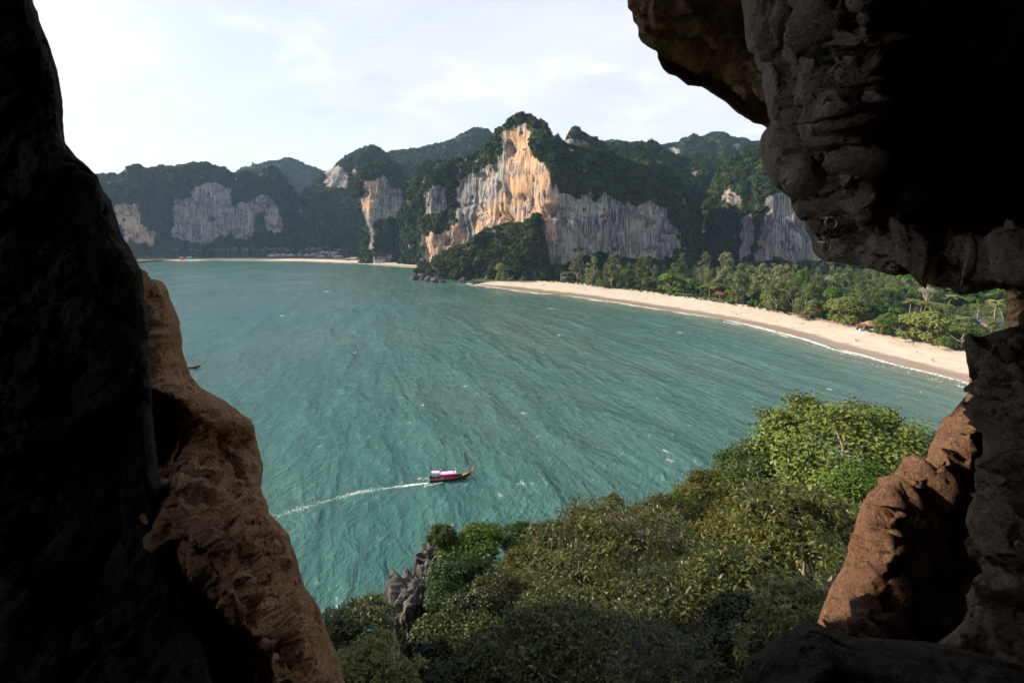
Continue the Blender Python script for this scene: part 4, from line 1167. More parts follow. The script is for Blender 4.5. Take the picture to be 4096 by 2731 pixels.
tree_kind('airy', 201, 10.5, 8.0, 12.0, 46, 900, 22, 0.27, M_L_AIRY, 'oval', 3.0, 0.42, limbs=10, rc=0.9, lump=(0.12, 0.2))
tree_kind('rosette_a', 202, 5.0, 5.6, 5.5, 16, 837, 14, 0.488, M_L_ROS, 'rosette', 2.2, 0.22, limbs=6, rc=0.3)
tree_kind('rosette_b', 203, 4.6, 5.2, 5.0, 14, 702, 14, 0.466, M_L_ROS, 'rosette', 2.0, 0.22, limbs=6, rc=0.3)
tree_kind('curl_a', 204, 6.8, 7.2, 7.0, 20, 1350, 9, 0.424, M_L_CURL, 'curl', 3.4, 0.34, limbs=8, rc=0.6)
tree_kind('curl_b', 205, 5.4, 6.2, 6.0, 16, 1026, 9, 0.403, M_L_CURL, 'curl', 2.8, 0.28, limbs=7, rc=0.6)
tree_kind('olive_a', 206, 4.6, 4.6, 5.0, 15, 864, 35, 0.180, M_L_OLIVE, 'oval', 2.0, 0.2, limbs=6, rc=0.62)
tree_kind('olive_b', 207, 3.9, 4.2, 4.6, 12, 702, 35, 0.180, M_L_OLIVE, 'oval', 1.8, 0.18, limbs=6, rc=0.62)
tree_kind('green_a', 208, 4.2, 4.2, 4.6, 13, 756, 29, 0.212, M_L_GREEN, 'oval', 1.8, 0.18, limbs=6, rc=0.62)
tree_kind('green_b', 209, 3.2, 3.4, 3.8, 11, 580, 29, 0.201, M_L_GREEN, 'oval', 1.4, 0.15, limbs=5, rc=0.6)
tree_kind('dark_a', 210, 4.4, 4.6, 5.0, 14, 864, 29, 0.201, M_L_DARK, 'oval', 2.0, 0.2, limbs=6, rc=0.6)
tree_kind('dark_b', 211, 3.6, 4.0, 4.4, 12, 675, 29, 0.201, M_L_DARK, 'oval', 1.8, 0.18, limbs=6, rc=0.6)

def plant(name, key, px, pytop, d, width_px, label, cat='tree', rz=0.0, group=None, zs=1.0):
    """a tree whose crown top is seen at (px, pytop) at depth d and spans width_px"""
    tm, cm, R, top = TREES[key]
    sc = width_px * d / FPX / (2 * R)
    p = IMG(px, pytop, d)
    e = empty(name, (p[0], p[1], p[2] - top * sc * zs), rz)
    e.scale = (sc, sc, sc * zs)
    link('trunk', tm, None, e); link('crown', cm, None, e)
    return tag(e, label, cat, group)

plant('spreading_tree', 'airy', 3385, 1620, 64, 740, 'tall airy light-green tree with open layered crown beside the ochre rim', rz=0.6)
plant('spreading_tree', 'airy', 3080, 1790, 68, 430, 'smaller pale-green tree on the left flank of the tall airy tree', rz=2.6)
plant('rosette_tree', 'rosette_a', 3230, 1975, 30, 600, 'tree with yellow star-like leaf rosettes touching the ochre rim', rz=0.3)
plant('rosette_tree', 'rosette_b', 2980, 2240, 26, 560, 'shaded rosette-leaved tree below the yellow one, left of the ochre rim', rz=1.9)
plant('rosette_tree', 'rosette_a', 3190, 2380, 19, 520, 'dark rosette-leaved bush just above the black boulder', rz=3.9)
plant('rosette_tree', 'rosette_b', 1410, 2440, 34, 420, 'rosette-leaved tree against the water at the foot of the tan ledge', rz=5.0)
plant('rosette_tree', 'rosette_a', 1500, 2590, 28, 420, 'rosette-leaved bush at the bottom edge below the grey rock', rz=2.2)
plant('gnarled_tree', 'curl_a', 2470, 2050, 38, 760, 'large brownish tree with pale twisted branches in the middle of the wood', rz=0.9)
plant('gnarled_tree', 'curl_b', 2330, 2420, 26, 720, 'dark narrow-leaved tree at the bottom centre below the brownish one', rz=2.7)
plant('gnarled_tree', 'curl_b', 2750, 2330, 27, 600, 'shaded narrow-leaved tree with a forked pale limb right of centre', rz=4.4)
plant('gnarled_tree', 'curl_a', 2760, 2590, 20, 640, 'almost black tree with crooked bare limbs at the bottom edge', rz=5.3)
plant('sapling', 'rosette_b', 2455, 1972, 60, 64, 'lone sprig standing up above the crest of the wood', rz=0.4, zs=2.2)
plant('olive_tree_clump', 'olive_a', 2830, 1915, 78, 300, 'rusty-olive dome of fine leaves left of the airy trees', rz=0.2)
plant('olive_tree_clump', 'olive_b', 2960, 1880, 82, 240, 'small olive crown on the crest just left of the pale-green tree', rz=1.4)
plant('olive_tree_clump', 'olive_a', 2700, 2020, 66, 320, 'broad olive crown below the rusty dome', rz=2.9)
plant('olive_tree_clump', 'olive_b', 2900, 2060, 58, 300, 'brown-green crown in front of the rusty dome', rz=3.6)
plant('olive_tree_clump', 'olive_b', 2590, 2035, 74, 210, 'small dark olive crown on the crest right of the lone sprig', rz=4.8)
plant('olive_tree_clump', 'olive_a', 2400, 2045, 72, 260, 'rounded olive crown on the crest behind the brownish tree', rz=5.7)
plant('olive_tree_clump', 'olive_b', 2230, 2110, 66, 240, 'yellow-olive crown on the crest left of the brownish tree', rz=0.7)
plant('olive_tree_clump', 'olive_a', 2120, 2230, 50, 300, 'brown-tinted crown in the hollow left of the brownish tree', rz=1.1)
plant('olive_tree_clump', 'olive_b', 1990, 2310, 44, 260, 'dense brown-green bush right of the vine thicket', rz=2.4)
plant('green_bush', 'green_a', 1880, 2120, 58, 270, 'bright green vine thicket crowning the grey pinnacle', cat='bush', rz=0.4)
plant('green_bush', 'green_b', 1760, 2110, 57, 120, 'small upright leafy vine shoot at the left end of the crest', cat='bush', rz=1.7, zs=1.5)
plant('green_bush', 'green_b', 2070, 2125, 62, 200, 'fresh green crown on the crest right of the vine thicket', cat='bush', rz=2.9)
plant('green_bush', 'green_a', 1840, 2260, 52, 260, 'green bush hanging over the grey pinnacle', cat='bush', rz=3.3)
plant('green_bush', 'green_b', 1790, 2350, 49, 190, 'pale green bush in the notch between the two grey rocks', cat='bush', rz=4.1)
plant('green_bush', 'green_b', 2720, 1985, 74, 150, 'bright green bush in the dip of the crest', cat='bush', rz=5.2)
plant('green_bush', 'green_a', 3420, 1860, 46, 300, 'green bush at the foot of the tall airy tree', cat='bush', rz=0.1)
plant('green_bush', 'green_b', 3060, 2000, 44, 280, 'mid-green bush between the rusty dome and the rosette tree', cat='bush', rz=1.2)
plant('dark_bush', 'dark_a', 1950, 2400, 40, 330, 'glossy dark crown with brown tips right of the lower grey rock', rz=0.8)
plant('dark_bush', 'dark_b', 1800, 2500, 38, 260, 'small glossy tree in front of the lower grey rock', rz=2.0)
plant('dark_bush', 'dark_a', 2050, 2540, 30, 460, 'large silvery-dark leafy tree at the bottom, left of centre', rz=3.1)
plant('dark_bush', 'dark_b', 1700, 2620, 29, 330, 'dark leafy tree at the bottom edge right of the rosette bush', rz=4.5)
plant('dark_bush', 'dark_a', 2160, 2380, 42, 260, 'dark green crown in the hollow of the wood', rz=5.9)
plant('dark_bush', 'dark_b', 3000, 2480, 21, 400, 'unlit bush above the black boulder on its left', rz=0.6)

# undergrowth between the trees, one mass
UNDER = bpy.data.collections.new('undergrowth_shapes')
def under_shapes():
    r = np.random.default_rng(77)
    for k, m in enumerate((M_L_DARK, M_L_OLIVE, M_L_GREEN, M_L_DARK)):
        L = lumps_dome(r, 1.0, 0.35, 0.9, 7, (0.35, 0.5))
        tips = crown_tips(r, L, 200)
        C = np.repeat(tips, 12, 0) + r.normal(size=(2400, 3)) * 0.1
        N = C + r.normal(size=C.shape) * 0.5 + np.array([0, 0, 0.4])
        s = 0.055 * r.uniform(0.6, 1.3, len(C))
        V, F = leaf_quads(C, N, s * 1.6, s * 0.85, r)
        o = bpy.data.objects.new('undergrowth_shape', new_mesh('undergrowth_shape', V, F)); o.data.materials.append(m)
        UNDER.objects.link(o)
under_shapes()
G_UNDER = scatter_tree(UNDER, 0.3)
def undergrowth():
    r = np.random.default_rng(78)
    P = np.stack([r.uniform(-15, 75, 4600), r.uniform(15, 98, 4600)], 1)
    sd_ = poly_sd(P[:, 0], P[:, 1], HEAD_POLY)
    P = P[(sd_ > 0.5)]
    ang = P[:, 0] / P[:, 1]
    P = P[(ang > -0.5) & (ang < 0.95)]
    z = head_z(P[:, 0], P[:, 1])
    S = r.uniform(0.8, 1.5, len(P)) + 0.9 * sstep(25, 50, P[:, 1])
    scatter('undergrowth', np.column_stack([P, z - 0.3]), S, G_UNDER, 'tangled leafy undergrowth between the headland trees')
undergrowth()

# ================================================================== trees along the beach
M_CAS = mat_leaf('feathery_grey_green_needles', (0.055, 0.080, 0.028), (0.165, 0.190, 0.078), 0.65, 0.1, 0.3, 0.05)
M_ALMOND = mat_leaf('large_beach_leaves', (0.060, 0.095, 0.018), (0.155, 0.185, 0.045), 0.55, 0.15, 0.3, 0.06, warm=(0.19, 0.19, 0.06))
M_LUSH = mat_leaf('lush_green_leaves', (0.034, 0.080, 0.011), (0.100, 0.175, 0.026), 0.55, 0.12, 0.3, 0.06)
M_DEEP = mat_leaf('deep_green_leaves', (0.028, 0.058, 0.014), (0.072, 0.115, 0.030), 0.55, 0.12, 0.2, 0.06)
M_PALM = mat_leaf('palm_fronds', (0.085, 0.110, 0.026), (0.210, 0.215, 0.075), 0.5, 0.2, 0.3, 0.3)
M_BARE = plain('bleached_dead_wood', (0.28, 0.25, 0.22), 0.8)
M_PALMTRUNK = mat_bark('palm_trunk_bark', (0.22, 0.185, 0.15), (0.38, 0.33, 0.28), 2.0)

KINDS = {}
def casuarina(key, seed, H=24.0, R=5.5, n=2600):
    r = np.random.default_rng(seed)
    L = []
    for k in range(34):
        t = r.random() ** 0.9
        z = H * (0.10 + 0.86 * t)
        rr = R * (1 - 0.72 * t ** 1.4) * math.sqrt(r.random())
        a = r.uniform(0, 6.28)
        s = R * r.uniform(0.20, 0.36) * (1.15 - 0.5 * t)
        L.append((rr * math.cos(a) + 0.10 * z * 0.35, rr * math.sin(a), z, s, s * 1.5))
    L = np.array(L)
    tips = crown_tips(r, L, 110, 0.2)
    mb = tree_skeleton(r, tips, H * 0.2, 0.26, 5)
    tm = mb.mesh('trunk', True); tm.materials.append(M_BARK)
    C = crown_tips(r, L, n, 0.35)
    D = r.normal(size=(n, 3)) * 0.6 + np.array([0.75, 0, 0.75])           # sprays blown over to the right
    s = r.uniform(0.7, 1.7, n)
    V, F = strip_leaves(C, D, s, s * 0.30, r, 0.45)
    V2, F2 = crown_lumps(r, L * np.array([1, 1, 1, 0.62, 0.62]), 500, 0.8, 0.2, core=False)
    cm = new_mesh('crown', np.concatenate([V, V2]), np.concatenate([F, F2 + len(V)])); cm.materials.append(M_CAS)
    KINDS[key] = (tm, cm, H, R)

def broadleaf(key, seed, H, R, mat, n=3000, size=0.62, nl=16, fork=0.28):
    r = np.random.default_rng(seed)
    L = lumps_dome(r, R, H * 0.50, H * 0.66, nl, (0.26, 0.42))
    for k in range(nl // 2):                              # skirts of foliage hanging low
        a = r.uniform(0, 6.28); q = r.uniform(0.45, 0.85); sz = r.uniform(0.22, 0.34) * R
        L.append((q * R * math.cos(a), q * R * math.sin(a), H * r.uniform(0.10, 0.34), sz, sz))
    L = np.array(L)
    tips = crown_tips(r, L, 140, 0.5)
    mb = tree_skeleton(r, tips, H * fork, 0.26, 6)
    tm = mb.mesh('trunk', True); tm.materials.append(M_BARK)
    V, F = crown_lumps(r, L, n, size, 0.5, core=False)
    V2, F2 = crown_lumps(r, L * np.array([1, 1, 1, 0.6, 0.6]), n // 4, size * 1.5, 0.3, core=False)
    cm = new_mesh('crown', np.concatenate([V, V2]), np.concatenate([F, F2 + len(V)])); cm.materials.append(mat)
    top = (L[:, 2] + L[:, 4]).max()
    KINDS[key] = (tm, cm, top, R)

def palm(key, seed, H=14.0, n=15, bend=1.6, fl=4.2):
    r = np.random.default_rng(seed)
    mb = MB()
    a = r.uniform(0, 6.28)
    pts = [(bend * math.cos(a) * t * t, bend * math.sin(a) * t * t, H * t) for t in np.linspace(-0.05, 1, 8)]
    mb.tube(pts, [0.26, 0.20, 0.17, 0.16, 0.15, 0.14, 0.13, 0.13], 6)
    tm = mb.mesh('trunk', True); tm.materials.append(M_PALMTRUNK)
    top = np.array(pts[-1])
    Vs, Fs, off = [], [], 0
    for k in range(n):
        az = k * 2.4 + r.uniform(-.3, .3); el = r.uniform(-0.35, 1.05)
        d = np.array([math.cos(az), math.sin(az), 0.0])
        L = fl * r.uniform(0.85, 1.1)
        S = []
        for t in np.linspace(0, 1, 7):
            S.append(top + d * L * (t * math.cos(el) + 0.12 * t * t + 0.12 * t) + np.array([0.30 * t * t, 0, L * (math.sin(el) * t - 0.55 * t * t)]))
        S = np.array(S)
        side = np.cross(d, [0, 0, 1.0])
        B, Dr, ln = [], [], []
        for i in range(6):
            for q in (0.0, 0.5):
                p = S[i] * (1 - q) + S[i + 1] * q
                t = (i + q) / 6
                l = 0.95 * math.sin(math.pi * min(1, 0.12 + 0.86 * t)) + 0.12
                for sg in (-1, 1):
                    B.append(p); Dr.append(side * sg + (S[i + 1] - S[i]) * 0.55 + np.array([0, 0, -0.45])); ln.append(l)
        V, F = strip_leaves(np.array(B), np.array(Dr), np.array(ln) * 1.15, 0.40, r, 0.35)
        Vs.append(V); Fs.append(F + off); off += len(V)
        w = side * 0.05
        V = np.concatenate([S + w, S - w]); m = len(S)
        F = np.array([[i, i + 1, m + i + 1] for i in range(m - 1)] + [[i, m + i + 1, m + i] for i in range(m - 1)])
        Vs.append(V); Fs.append(F + off); off += len(V)
    cm = new_mesh('crown', np.concatenate(Vs), np.concatenate(Fs)); cm.materials.append(M_PALM)
    KINDS[key] = (tm, cm, H + fl * 0.45, fl)

def bare_tree(key, seed, H=16, R=5):
    r = np.random.default_rng(seed)
    L = np.array(lumps_dome(r, R, H * 0.62, H * 0.5, 10, (0.25, 0.4)))
    tips = crown_tips(r, L, 260, 0.4)
    r2 = np.random.default_rng(seed + 1)
    mb = tree_skeleton(r2, tips[:200], H * 0.3, 0.42, 6)
    tm = mb.mesh('trunk', True); tm.materials.append(M_BARE)
    mb2 = MB()
    for t in tips:
        for _ in range(5):
            mb2.tube([t, t + r.normal(size=3) * 0.55 + np.array([0, 0, 0.35])], [0.05, 0.02], 3, False)
    cm = mb2.mesh('crown'); cm.materials.append(M_BARE)
    KINDS[key] = (tm, cm, (L[:, 2] + L[:, 4]).max(), R)

for i in range(4): casuarina('cas%d' % i, 300 + i, 24 + i, 5.2 + 0.5 * (i % 3))
for i in range(2): broadleaf('almond%d' % i, 310 + i, 11.0, 7.5, M_ALMOND, 3400, 0.62, 18)
for i in range(2): broadleaf('lush%d' % i, 320 + i, 14.0, 6.0, M_LUSH, 2600, 0.7, 14)
for i in range(2): broadleaf('deep%d' % i, 330 + i, 15.0, 6.5, M_DEEP, 2600, 0.75, 14)
for i in range(4): palm('palm%d' % i, 340 + i, 13.5 + i, 19, 1.0 + 0.6 * i)
for i in range(2): palm('grovepalm%d' % i, 350 + i, 20.0, 13, 0.6 + i * 0.5, 4.6)
bare_tree('bare', 360)

def beach_z(x, y):
    for W, B in (beach_near, beach_far):
        d = np.hypot(W[:, 0] - x, W[:, 1] - y) + np.hypot(B[:, 0] - x, B[:, 1] - y)
        i = int(np.argmin(d))
        if d[i] < 140:
            e = B[i] - W[i]
            t = ((x - W[i, 0]) * e[0] + (y - W[i, 1]) * e[1]) / (e @ e)
            return 3.0 * min(max(t, -0.2), 1.02)
    return 3.05
def on_beach(px, py):
    z = 1.5
    for _ in range(6):
        p = ground_at(px, py, z); z = beach_z(p[0], p[1])
    return np.array((p[0], p[1], z))

ORD = ['first', 'second', 'third', 'fourth', 'fifth', 'sixth', 'seventh', 'eighth', 'ninth', 'tenth', 'eleventh', 'twelfth', 'thirteenth', 'fourteenth', 'fifteenth', 'sixteenth', 'seventeenth', 'eighteenth']
def stand(name, key, px, pyb, pyt, wpx, label, rz=0.0, cat='tree', group=None):
    tm, cm, H, R = KINDS[key]
    g = ground_at(px, pyb, 3.0)
    hz = (pyb - pyt) / FPX * g[1] / H
    wz = wpx / FPX * g[1] / (2 * R)
    e = empty(name, (g[0], g[1], 2.9), rz)
    e.scale = (wz, wz, hz)
    link('trunk', tm, None, e); link('crown', cm, None, e)
    return tag(e, label, cat, group)

cas = [(2225, 1119, 1022, 56), (2308, 1128, 1007, 78), (2366, 1144, 1022, 74), (2446, 1152, 1007, 104), (2568, 1160, 1030, 104), (2720, 1150, 1013, 88), (2814, 1165, 1008, 84), (2892, 1178, 1002, 100), (2973, 1216, 1057, 124), (3038, 1222, 1053, 114), (3092, 1236, 1056, 104), (3127, 1240, 1052, 100), (3104, 1248, 1120, 112), (3172, 1256, 1108, 104), (3217, 1270, 1142, 96), (3235, 1278, 1198, 66), (3365, 1240, 1072, 116), (3290, 1240, 1118, 96)]
for i, (px, b, t, w) in enumerate(cas):
    stand('casuarina_tree', 'cas%d' % (i % 4), px, b, t, w, 'tall feathery grey-green tree, %s from the left in the row behind the beach' % ORD[i], 0.35 * (i % 3) - 0.3, group='feathery trees along the beach')
for px, b, t, w, k, lab in [(2503, 1155, 1073, 70, 'lush0', 'bright green round tree between two feathery trees near the white villa'),
                            (2612, 1163, 1073, 66, 'deep0', 'dark round tree right of the feathery tree by the leafy shrubs'),
                            (2677, 1180, 1093, 104, 'lush1', 'bright green broad tree beside the palms at the left of the beach'),
                            (2006, 1124, 1050, 66, 'almond0', 'lit leafy tree standing alone at the foot of the wooded bluff'),
                            (3211, 1245, 1077, 64, 'lush1', 'vivid green crown rising behind the feathery row'),
                            (3330, 1287, 1148, 80, 'lush0', 'mid-green tree with a bare pale trunk left of the largest almond tree'),
                            (3389, 1302, 1186, 156, 'almond1', 'big yellow-green tree left of the blue beach bar'),
                            (3483, 1302, 1213, 84, 'deep1', 'dark green dome behind the beach bar roof'),
                            (3530, 1337, 1270, 70, 'almond0', 'leafy tree just right of the beach bar, above the red canopy'),
                            (3594, 1347, 1266, 88, 'deep0', 'darker tree right of the leafy tree by the red canopy'),
                            (3712, 1372, 1243, 196, 'almond1', 'widest yellow-green tree overhanging the right end of the beach'),
                            (3842, 1397, 1288, 178, 'almond0', 'yellow-green tree at the far right, beside the rock pillar'),
                            (3628, 1190, 1083, 80, 'lush0', 'light green tree with a tall pale trunk above the palms'),
                            (3760, 1215, 1130, 110, 'deep1', 'dark tree behind the palms at the right'),
                            (3560, 1240, 1150, 100, 'lush1', 'lush tree in the wood above the beach bar')]:
    stand('broadleaf_tree', k, px, b, t, w, lab, (px % 7) * 0.8)
stand('casuarina_tree', 'cas2', 3945, 1395, 1272, 150, 'low windswept feathery tree behind the top of the rock pillar', 0.1)
for i, (px, b, t) in enumerate([(2812, 1187, 1143), (2836, 1190, 1132), (2864, 1192, 1138), (2880, 1197, 1148)]):
    stand('coconut_palm', 'palm%d' % (i % 4), px, b, t - 4, 50, 'coconut palm, %s of the four beside the red-roofed hut' % ORD[i], i * 1.3, 'palm', 'palms by the red-roofed hut')
stand('coconut_palm', 'palm1', 3443, 1305, 1232, 56, 'coconut palm growing beside the blue beach bar', 0.4, 'palm')
stand('coconut_palm', 'palm2', 3558, 1335, 1266, 40, 'coconut palm half hidden in the tree beside the bar', 2.4, 'palm')
for i, (px, b, t) in enumerate([(3637, 1282, 1195), (3681, 1272, 1203), (3691, 1280, 1208), (3726, 1272, 1210), (3745, 1272, 1215), (3765, 1275, 1217), (3797, 1288, 1218), (3788, 1250, 1180), (3842, 1320, 1266), (3908, 1285, 1218), (3976, 1294, 1198), (4016, 1302, 1216)]):
    stand('coconut_palm', 'palm%d' % (i % 4), px, b, t - 6, 60, 'slender wind-bent coconut palm, %s from the left in the row by the small gap' % ORD[i], i * 0.9, 'palm', 'palms above the right end of the beach')
stand('dead_tree', 'bare', 3604, 1275, 1228, 30, 'small bleached dead tree left of the row of palms', 1.0)
stand('dead_tree', 'bare', 3708, 1235, 1150, 62, 'pale leafless tree standing above the palms', 2.0)
stand('dead_tree', 'bare', 3315, 1190, 1105, 46, 'grey leafless crown behind the feathery trees', 3.0)

# palm grove on the far beach
r = np.random.default_rng(404)
grove = []
while len(grove) < 84:
    px = r.uniform(690, 1420); d = r.uniform(1325, 1425)
    x = (px - CX) / FPX * d
    if all((x - a) ** 2 + (d - b) ** 2 > 36 for a, b in grove): grove.append((x, d))
for i, (x, d) in enumerate(grove):
    tm, cm, H, R = KINDS['grovepalm%d' % (i % 2)]
    e = empty('coconut_palm', (x, d, 2.9), r.uniform(0, 6.28), r.uniform(0.95, 1.35))
    link('trunk', tm, None, e); link('crown', cm, None, e)
    tag(e, 'tall slender coconut palm in the dense grove behind the far beach', 'palm', 'palms in the far grove')

# the woods behind the beaches, each one mass
WOOD = bpy.data.collections.new('wood_shapes')
for k in ('cas0', 'cas2', 'lush0', 'deep0', 'deep1', 'deep0', 'lush1', 'deep1'):
    tm, cm, H, R = KINDS[k]
    o = bpy.data.objects.new('wood_shape', cm); WOOD.objects.link(o)
G_WOOD = scatter_tree(WOOD, 0.04)
def beach_wood():
    r = np.random.default_rng(405)
    B = beach_near[1]
    P = []
    while len(P) < 1500:
        px = r.uniform(2190, 4250); d = r.uniform(235, 715)
        x = (px - CX) / FPX * d
        i = np.argmin(np.hypot(B[:, 0] - x, B[:, 1] - d))
        j = min(max(i, 1), len(B) - 2)
        t = B[j + 1] - B[j - 1]; nrm = np.array([t[1], -t[0]]); nrm /= np.linalg.norm(nrm)
        if nrm[0] < 0: nrm = -nrm
        off = (x - B[i, 0]) * nrm[0] + (d - B[i, 1]) * nrm[1]
        if off < 12: continue
        if px < 2330 and d < 640: continue
        if any((x - a) ** 2 + (d - b) ** 2 < 16 for a, b, _ in P[-300:]): continue
        P.append((x, d, 2.6))
    P = np.array(P)
    S = r.uniform(0.6, 1.0, len(P))
    pxs = CX + P[:, 0] / P[:, 1] * FPX
    S = np.where((pxs > 3585) & (P[:, 1] < 410), S * 0.42, S)          # lower growth round the palms
    scatter('beach_wood', P, S, G_WOOD, 'mixed green wood filling the plain behind the beach trees')
    P = []
    for _ in range(520):
        px = r.uniform(380, 1660); d = r.uniform(1335, 1500) - (60 if px > 1440 else 0)
        if px < 700: d = r.uniform(1265, 1330)
        P.append(((px - CX) / FPX * d, d, 1.5))
    P = np.array(P)
    S = r.uniform(0.5, 0.85, len(P)) * np.where(P[:, 1] < 1420, 0.55, 1.15)
    scatter('grove_wood', P, S, G_WOOD, 'dark wood behind and under the far palm grove')
    # low green creeper along the head of the beach
    P = []
    for t in np.linspace(0, 1, 420):
        i = int(t * (len(B) - 1)); q = r.uniform(-1.5, 7)
        px_, _ = to_px(np.array([B[i, 0], B[i, 1], 3]))
        if px_ < 2160: continue
        P.append((B[i, 0] + q * 0.9 + r.normal(), B[i, 1] + q * 0.6 + r.normal(), 2.7))
    P = np.array(P)
    scatter('beach_scrub', P, r.uniform(0.9, 2.2, len(P)), G_UNDER, 'low bright green creeper along the top of the beach')
beach_wood()

# dark boulders at the foot of the bluff
def boulder(px, py, wpx, hpx, label, seed, mat=None):
    g = ground_at(px, py, 0.0)
    rx = wpx / FPX * g[1] / 2; rz = hpx / FPX * g[1] * 0.62
    bm = bmesh.new(); bmesh.ops.create_icosphere(bm, subdivisions=4, radius=1.0)
    V = np.array([v.co[:] for v in bm.verts]); F = np.array([[v.index for v in f.verts] for f in bm.faces]); bm.free()
    n = fbm(V[:, 0] * 1.2, V[:, 1] * 1.2, V[:, 2] * 1.2, 4, seed) * 0.32 + ridged(V[:, 0] * 2, V[:, 1] * 2, V[:, 2] * 0.8, 2, seed + 2) * 0.07
    V = V * (1 + n)[:, None] * np.array([rx, rx * 0.8, rz]) + np.array([g[0], g[1] + rx * 0.5, rz * 0.45])
    return tag(link('boulder', new_mesh('boulder', V, F, True), M_KARST), label, 'boulder')
boulder(1655, 1120, 30, 26, 'leftmost mushroom-shaped boulder standing alone in the sea off the bluff', 501)
boulder(1687, 1118, 34, 28, 'dark round boulder second from the left at the tip of the bluff', 502)
boulder(1716, 1126, 32, 22, 'slanting brown boulder in the shallows at the tip of the bluff', 503)
boulder(1742, 1130, 42, 24, 'widest black boulder below the wooded bluff', 504)
boulder(1768, 1132, 26, 15, 'low boulder touching the right side of the widest black one', 505)
boulder(1852, 1131, 28, 22, 'pale-topped boulder at the start of the beach foam', 506)
boulder(1895, 1130, 20, 14, 'small dark boulder right of the pale-topped one', 507)
boulder(1945, 1128, 26, 20, 'dark boulder half under the bluff trees', 508)
boulder(2043, 1129, 30, 22, 'grey boulder on the sand under the lone lit tree', 509)
boulder(2095, 1128, 26, 16, 'low grey boulder at the back of the sand', 510)
boulder(2180, 1130, 13, 9, 'single small rock on open sand below the villa', 511)

# ================================================================== small things: boats, foam, buildings, people, fence, rings
M_HULL = plain('dark_varnished_hull', (0.075, 0.032, 0.020), 0.35, 0.3, 2.0, 0.5)
M_DECK = plain('worn_deck_boards', (0.30, 0.22, 0.15), 0.7, 0.25, 2.5)
M_BOWDECK = plain('orange_varnished_wood', (0.36, 0.17, 0.07), 0.45, 0.2, 2.0, 0.5)
M_PINK = plain('magenta_awning_cloth', (0.50, 0.02, 0.17), 0.75, 0.12)
M_WHITE = plain('white_awning_cloth', (0.78, 0.77, 0.78), 0.7, 0.05)
M_LILAC = plain('lilac_awning_cloth', (0.36, 0.16, 0.42), 0.75, 0.1)
M_BLACK = plain('black_engine_paint', (0.015, 0.015, 0.016), 0.35, 0.2, 4.0, 0.5)
M_STEEL = plain('galvanised_steel', (0.38, 0.38, 0.37), 0.35, 0.15, 6.0, 0.5, 0.9)
M_YELLOW = plain('yellow_flag_cloth', (0.70, 0.48, 0.03), 0.7)
M_RED = plain('red_painted_surface', (0.55, 0.035, 0.02), 0.5)
M_ORANGE = plain('orange_life_jackets', (0.70, 0.14, 0.02), 0.7)
M_BLUE = plain('light_blue_paint', (0.16, 0.33, 0.66), 0.6)
M_GREENC = plain('green_tarpaulin', (0.03, 0.27, 0.11), 0.6)
M_TEAL = plain('teal_roof_sheet', (0.02, 0.22, 0.22), 0.5)
M_DBLUE = plain('dark_blue_roof_sheet', (0.03, 0.05, 0.12), 0.5)
M_GREYROOF = plain('grey_thatched_roof', (0.23, 0.23, 0.25), 0.85, 0.25, 1.0)
M_BROWNROOF = plain('brown_shingle_roof', (0.20, 0.11, 0.065), 0.85, 0.25, 1.0)
M_REDROOF = plain('red_roof_tiles', (0.30, 0.06, 0.04), 0.8, 0.25, 1.0)
M_WALLW = plain('white_plaster_wall', (0.62, 0.60, 0.57), 0.8, 0.08)
M_WALLB = plain('brown_timber_wall', (0.17, 0.10, 0.065), 0.8, 0.2, 1.5)
M_GLASS = plain('dark_window_glass', (0.02, 0.025, 0.03), 0.12, 0.1, 1.0, 0.6)
M_BAMBOO = plain('weathered_bamboo', (0.30, 0.235, 0.15), 0.8, 0.25, 3.0)
M_SKIN = plain('sunburnt_skin', (0.42, 0.23, 0.15), 0.55, 0.08)
M_SKIN2 = plain('pale_skin', (0.55, 0.36, 0.27), 0.55, 0.08)
M_HAIR = plain('dark_hair', (0.03, 0.02, 0.015), 0.6)
M_FOAM = plain('white_sea_foam', (0.82, 0.86, 0.85), 0.8, 0.05)

def slab(P, th):
    """a sheet of quads (rows of points) given thickness downwards: a pair (V, F)"""
    P = np.asarray(P, float); n, m = P.shape[:2]
    V = np.concatenate([P.reshape(-1, 3), P.reshape(-1, 3) - np.array([0, 0, th])])
    F = grid_faces(n, m).tolist(); k = n * m
    B = [[i + k for i in f[::-1]] for f in F]
    ring = [i * m for i in range(n)] + [(n - 1) * m + j for j in range(1, m)] + [i * m + m - 1 for i in range(n - 2, -1, -1)] + [j for j in range(m - 2, 0, -1)]
    S = [[ring[i], ring[(i + 1) % len(ring)], ring[(i + 1) % len(ring)] + k, ring[i] + k] for i in range(len(ring))]
    return V, F + B + S

def hull_rows(n=34):
    rows = []
    for t in np.linspace(0, 1, n):
        x = -5.0 + 10.2 * t
        beam = 0.92 * (1 - max(0, (t - 0.42) / 0.58) ** 2.4) * (0.72 + 0.28 * min(1, t / 0.25))
        beam = max(beam, 0.05)
        sheer = 0.62 + 0.10 * (1 - t) ** 2 + 0.95 * max(0, (t - 0.5) / 0.5) ** 2.2
        keel = -0.30 + 0.95 * max(0, (t - 0.72) / 0.28) ** 1.8
        rows.append((x, beam, keel, sheer))
    return rows

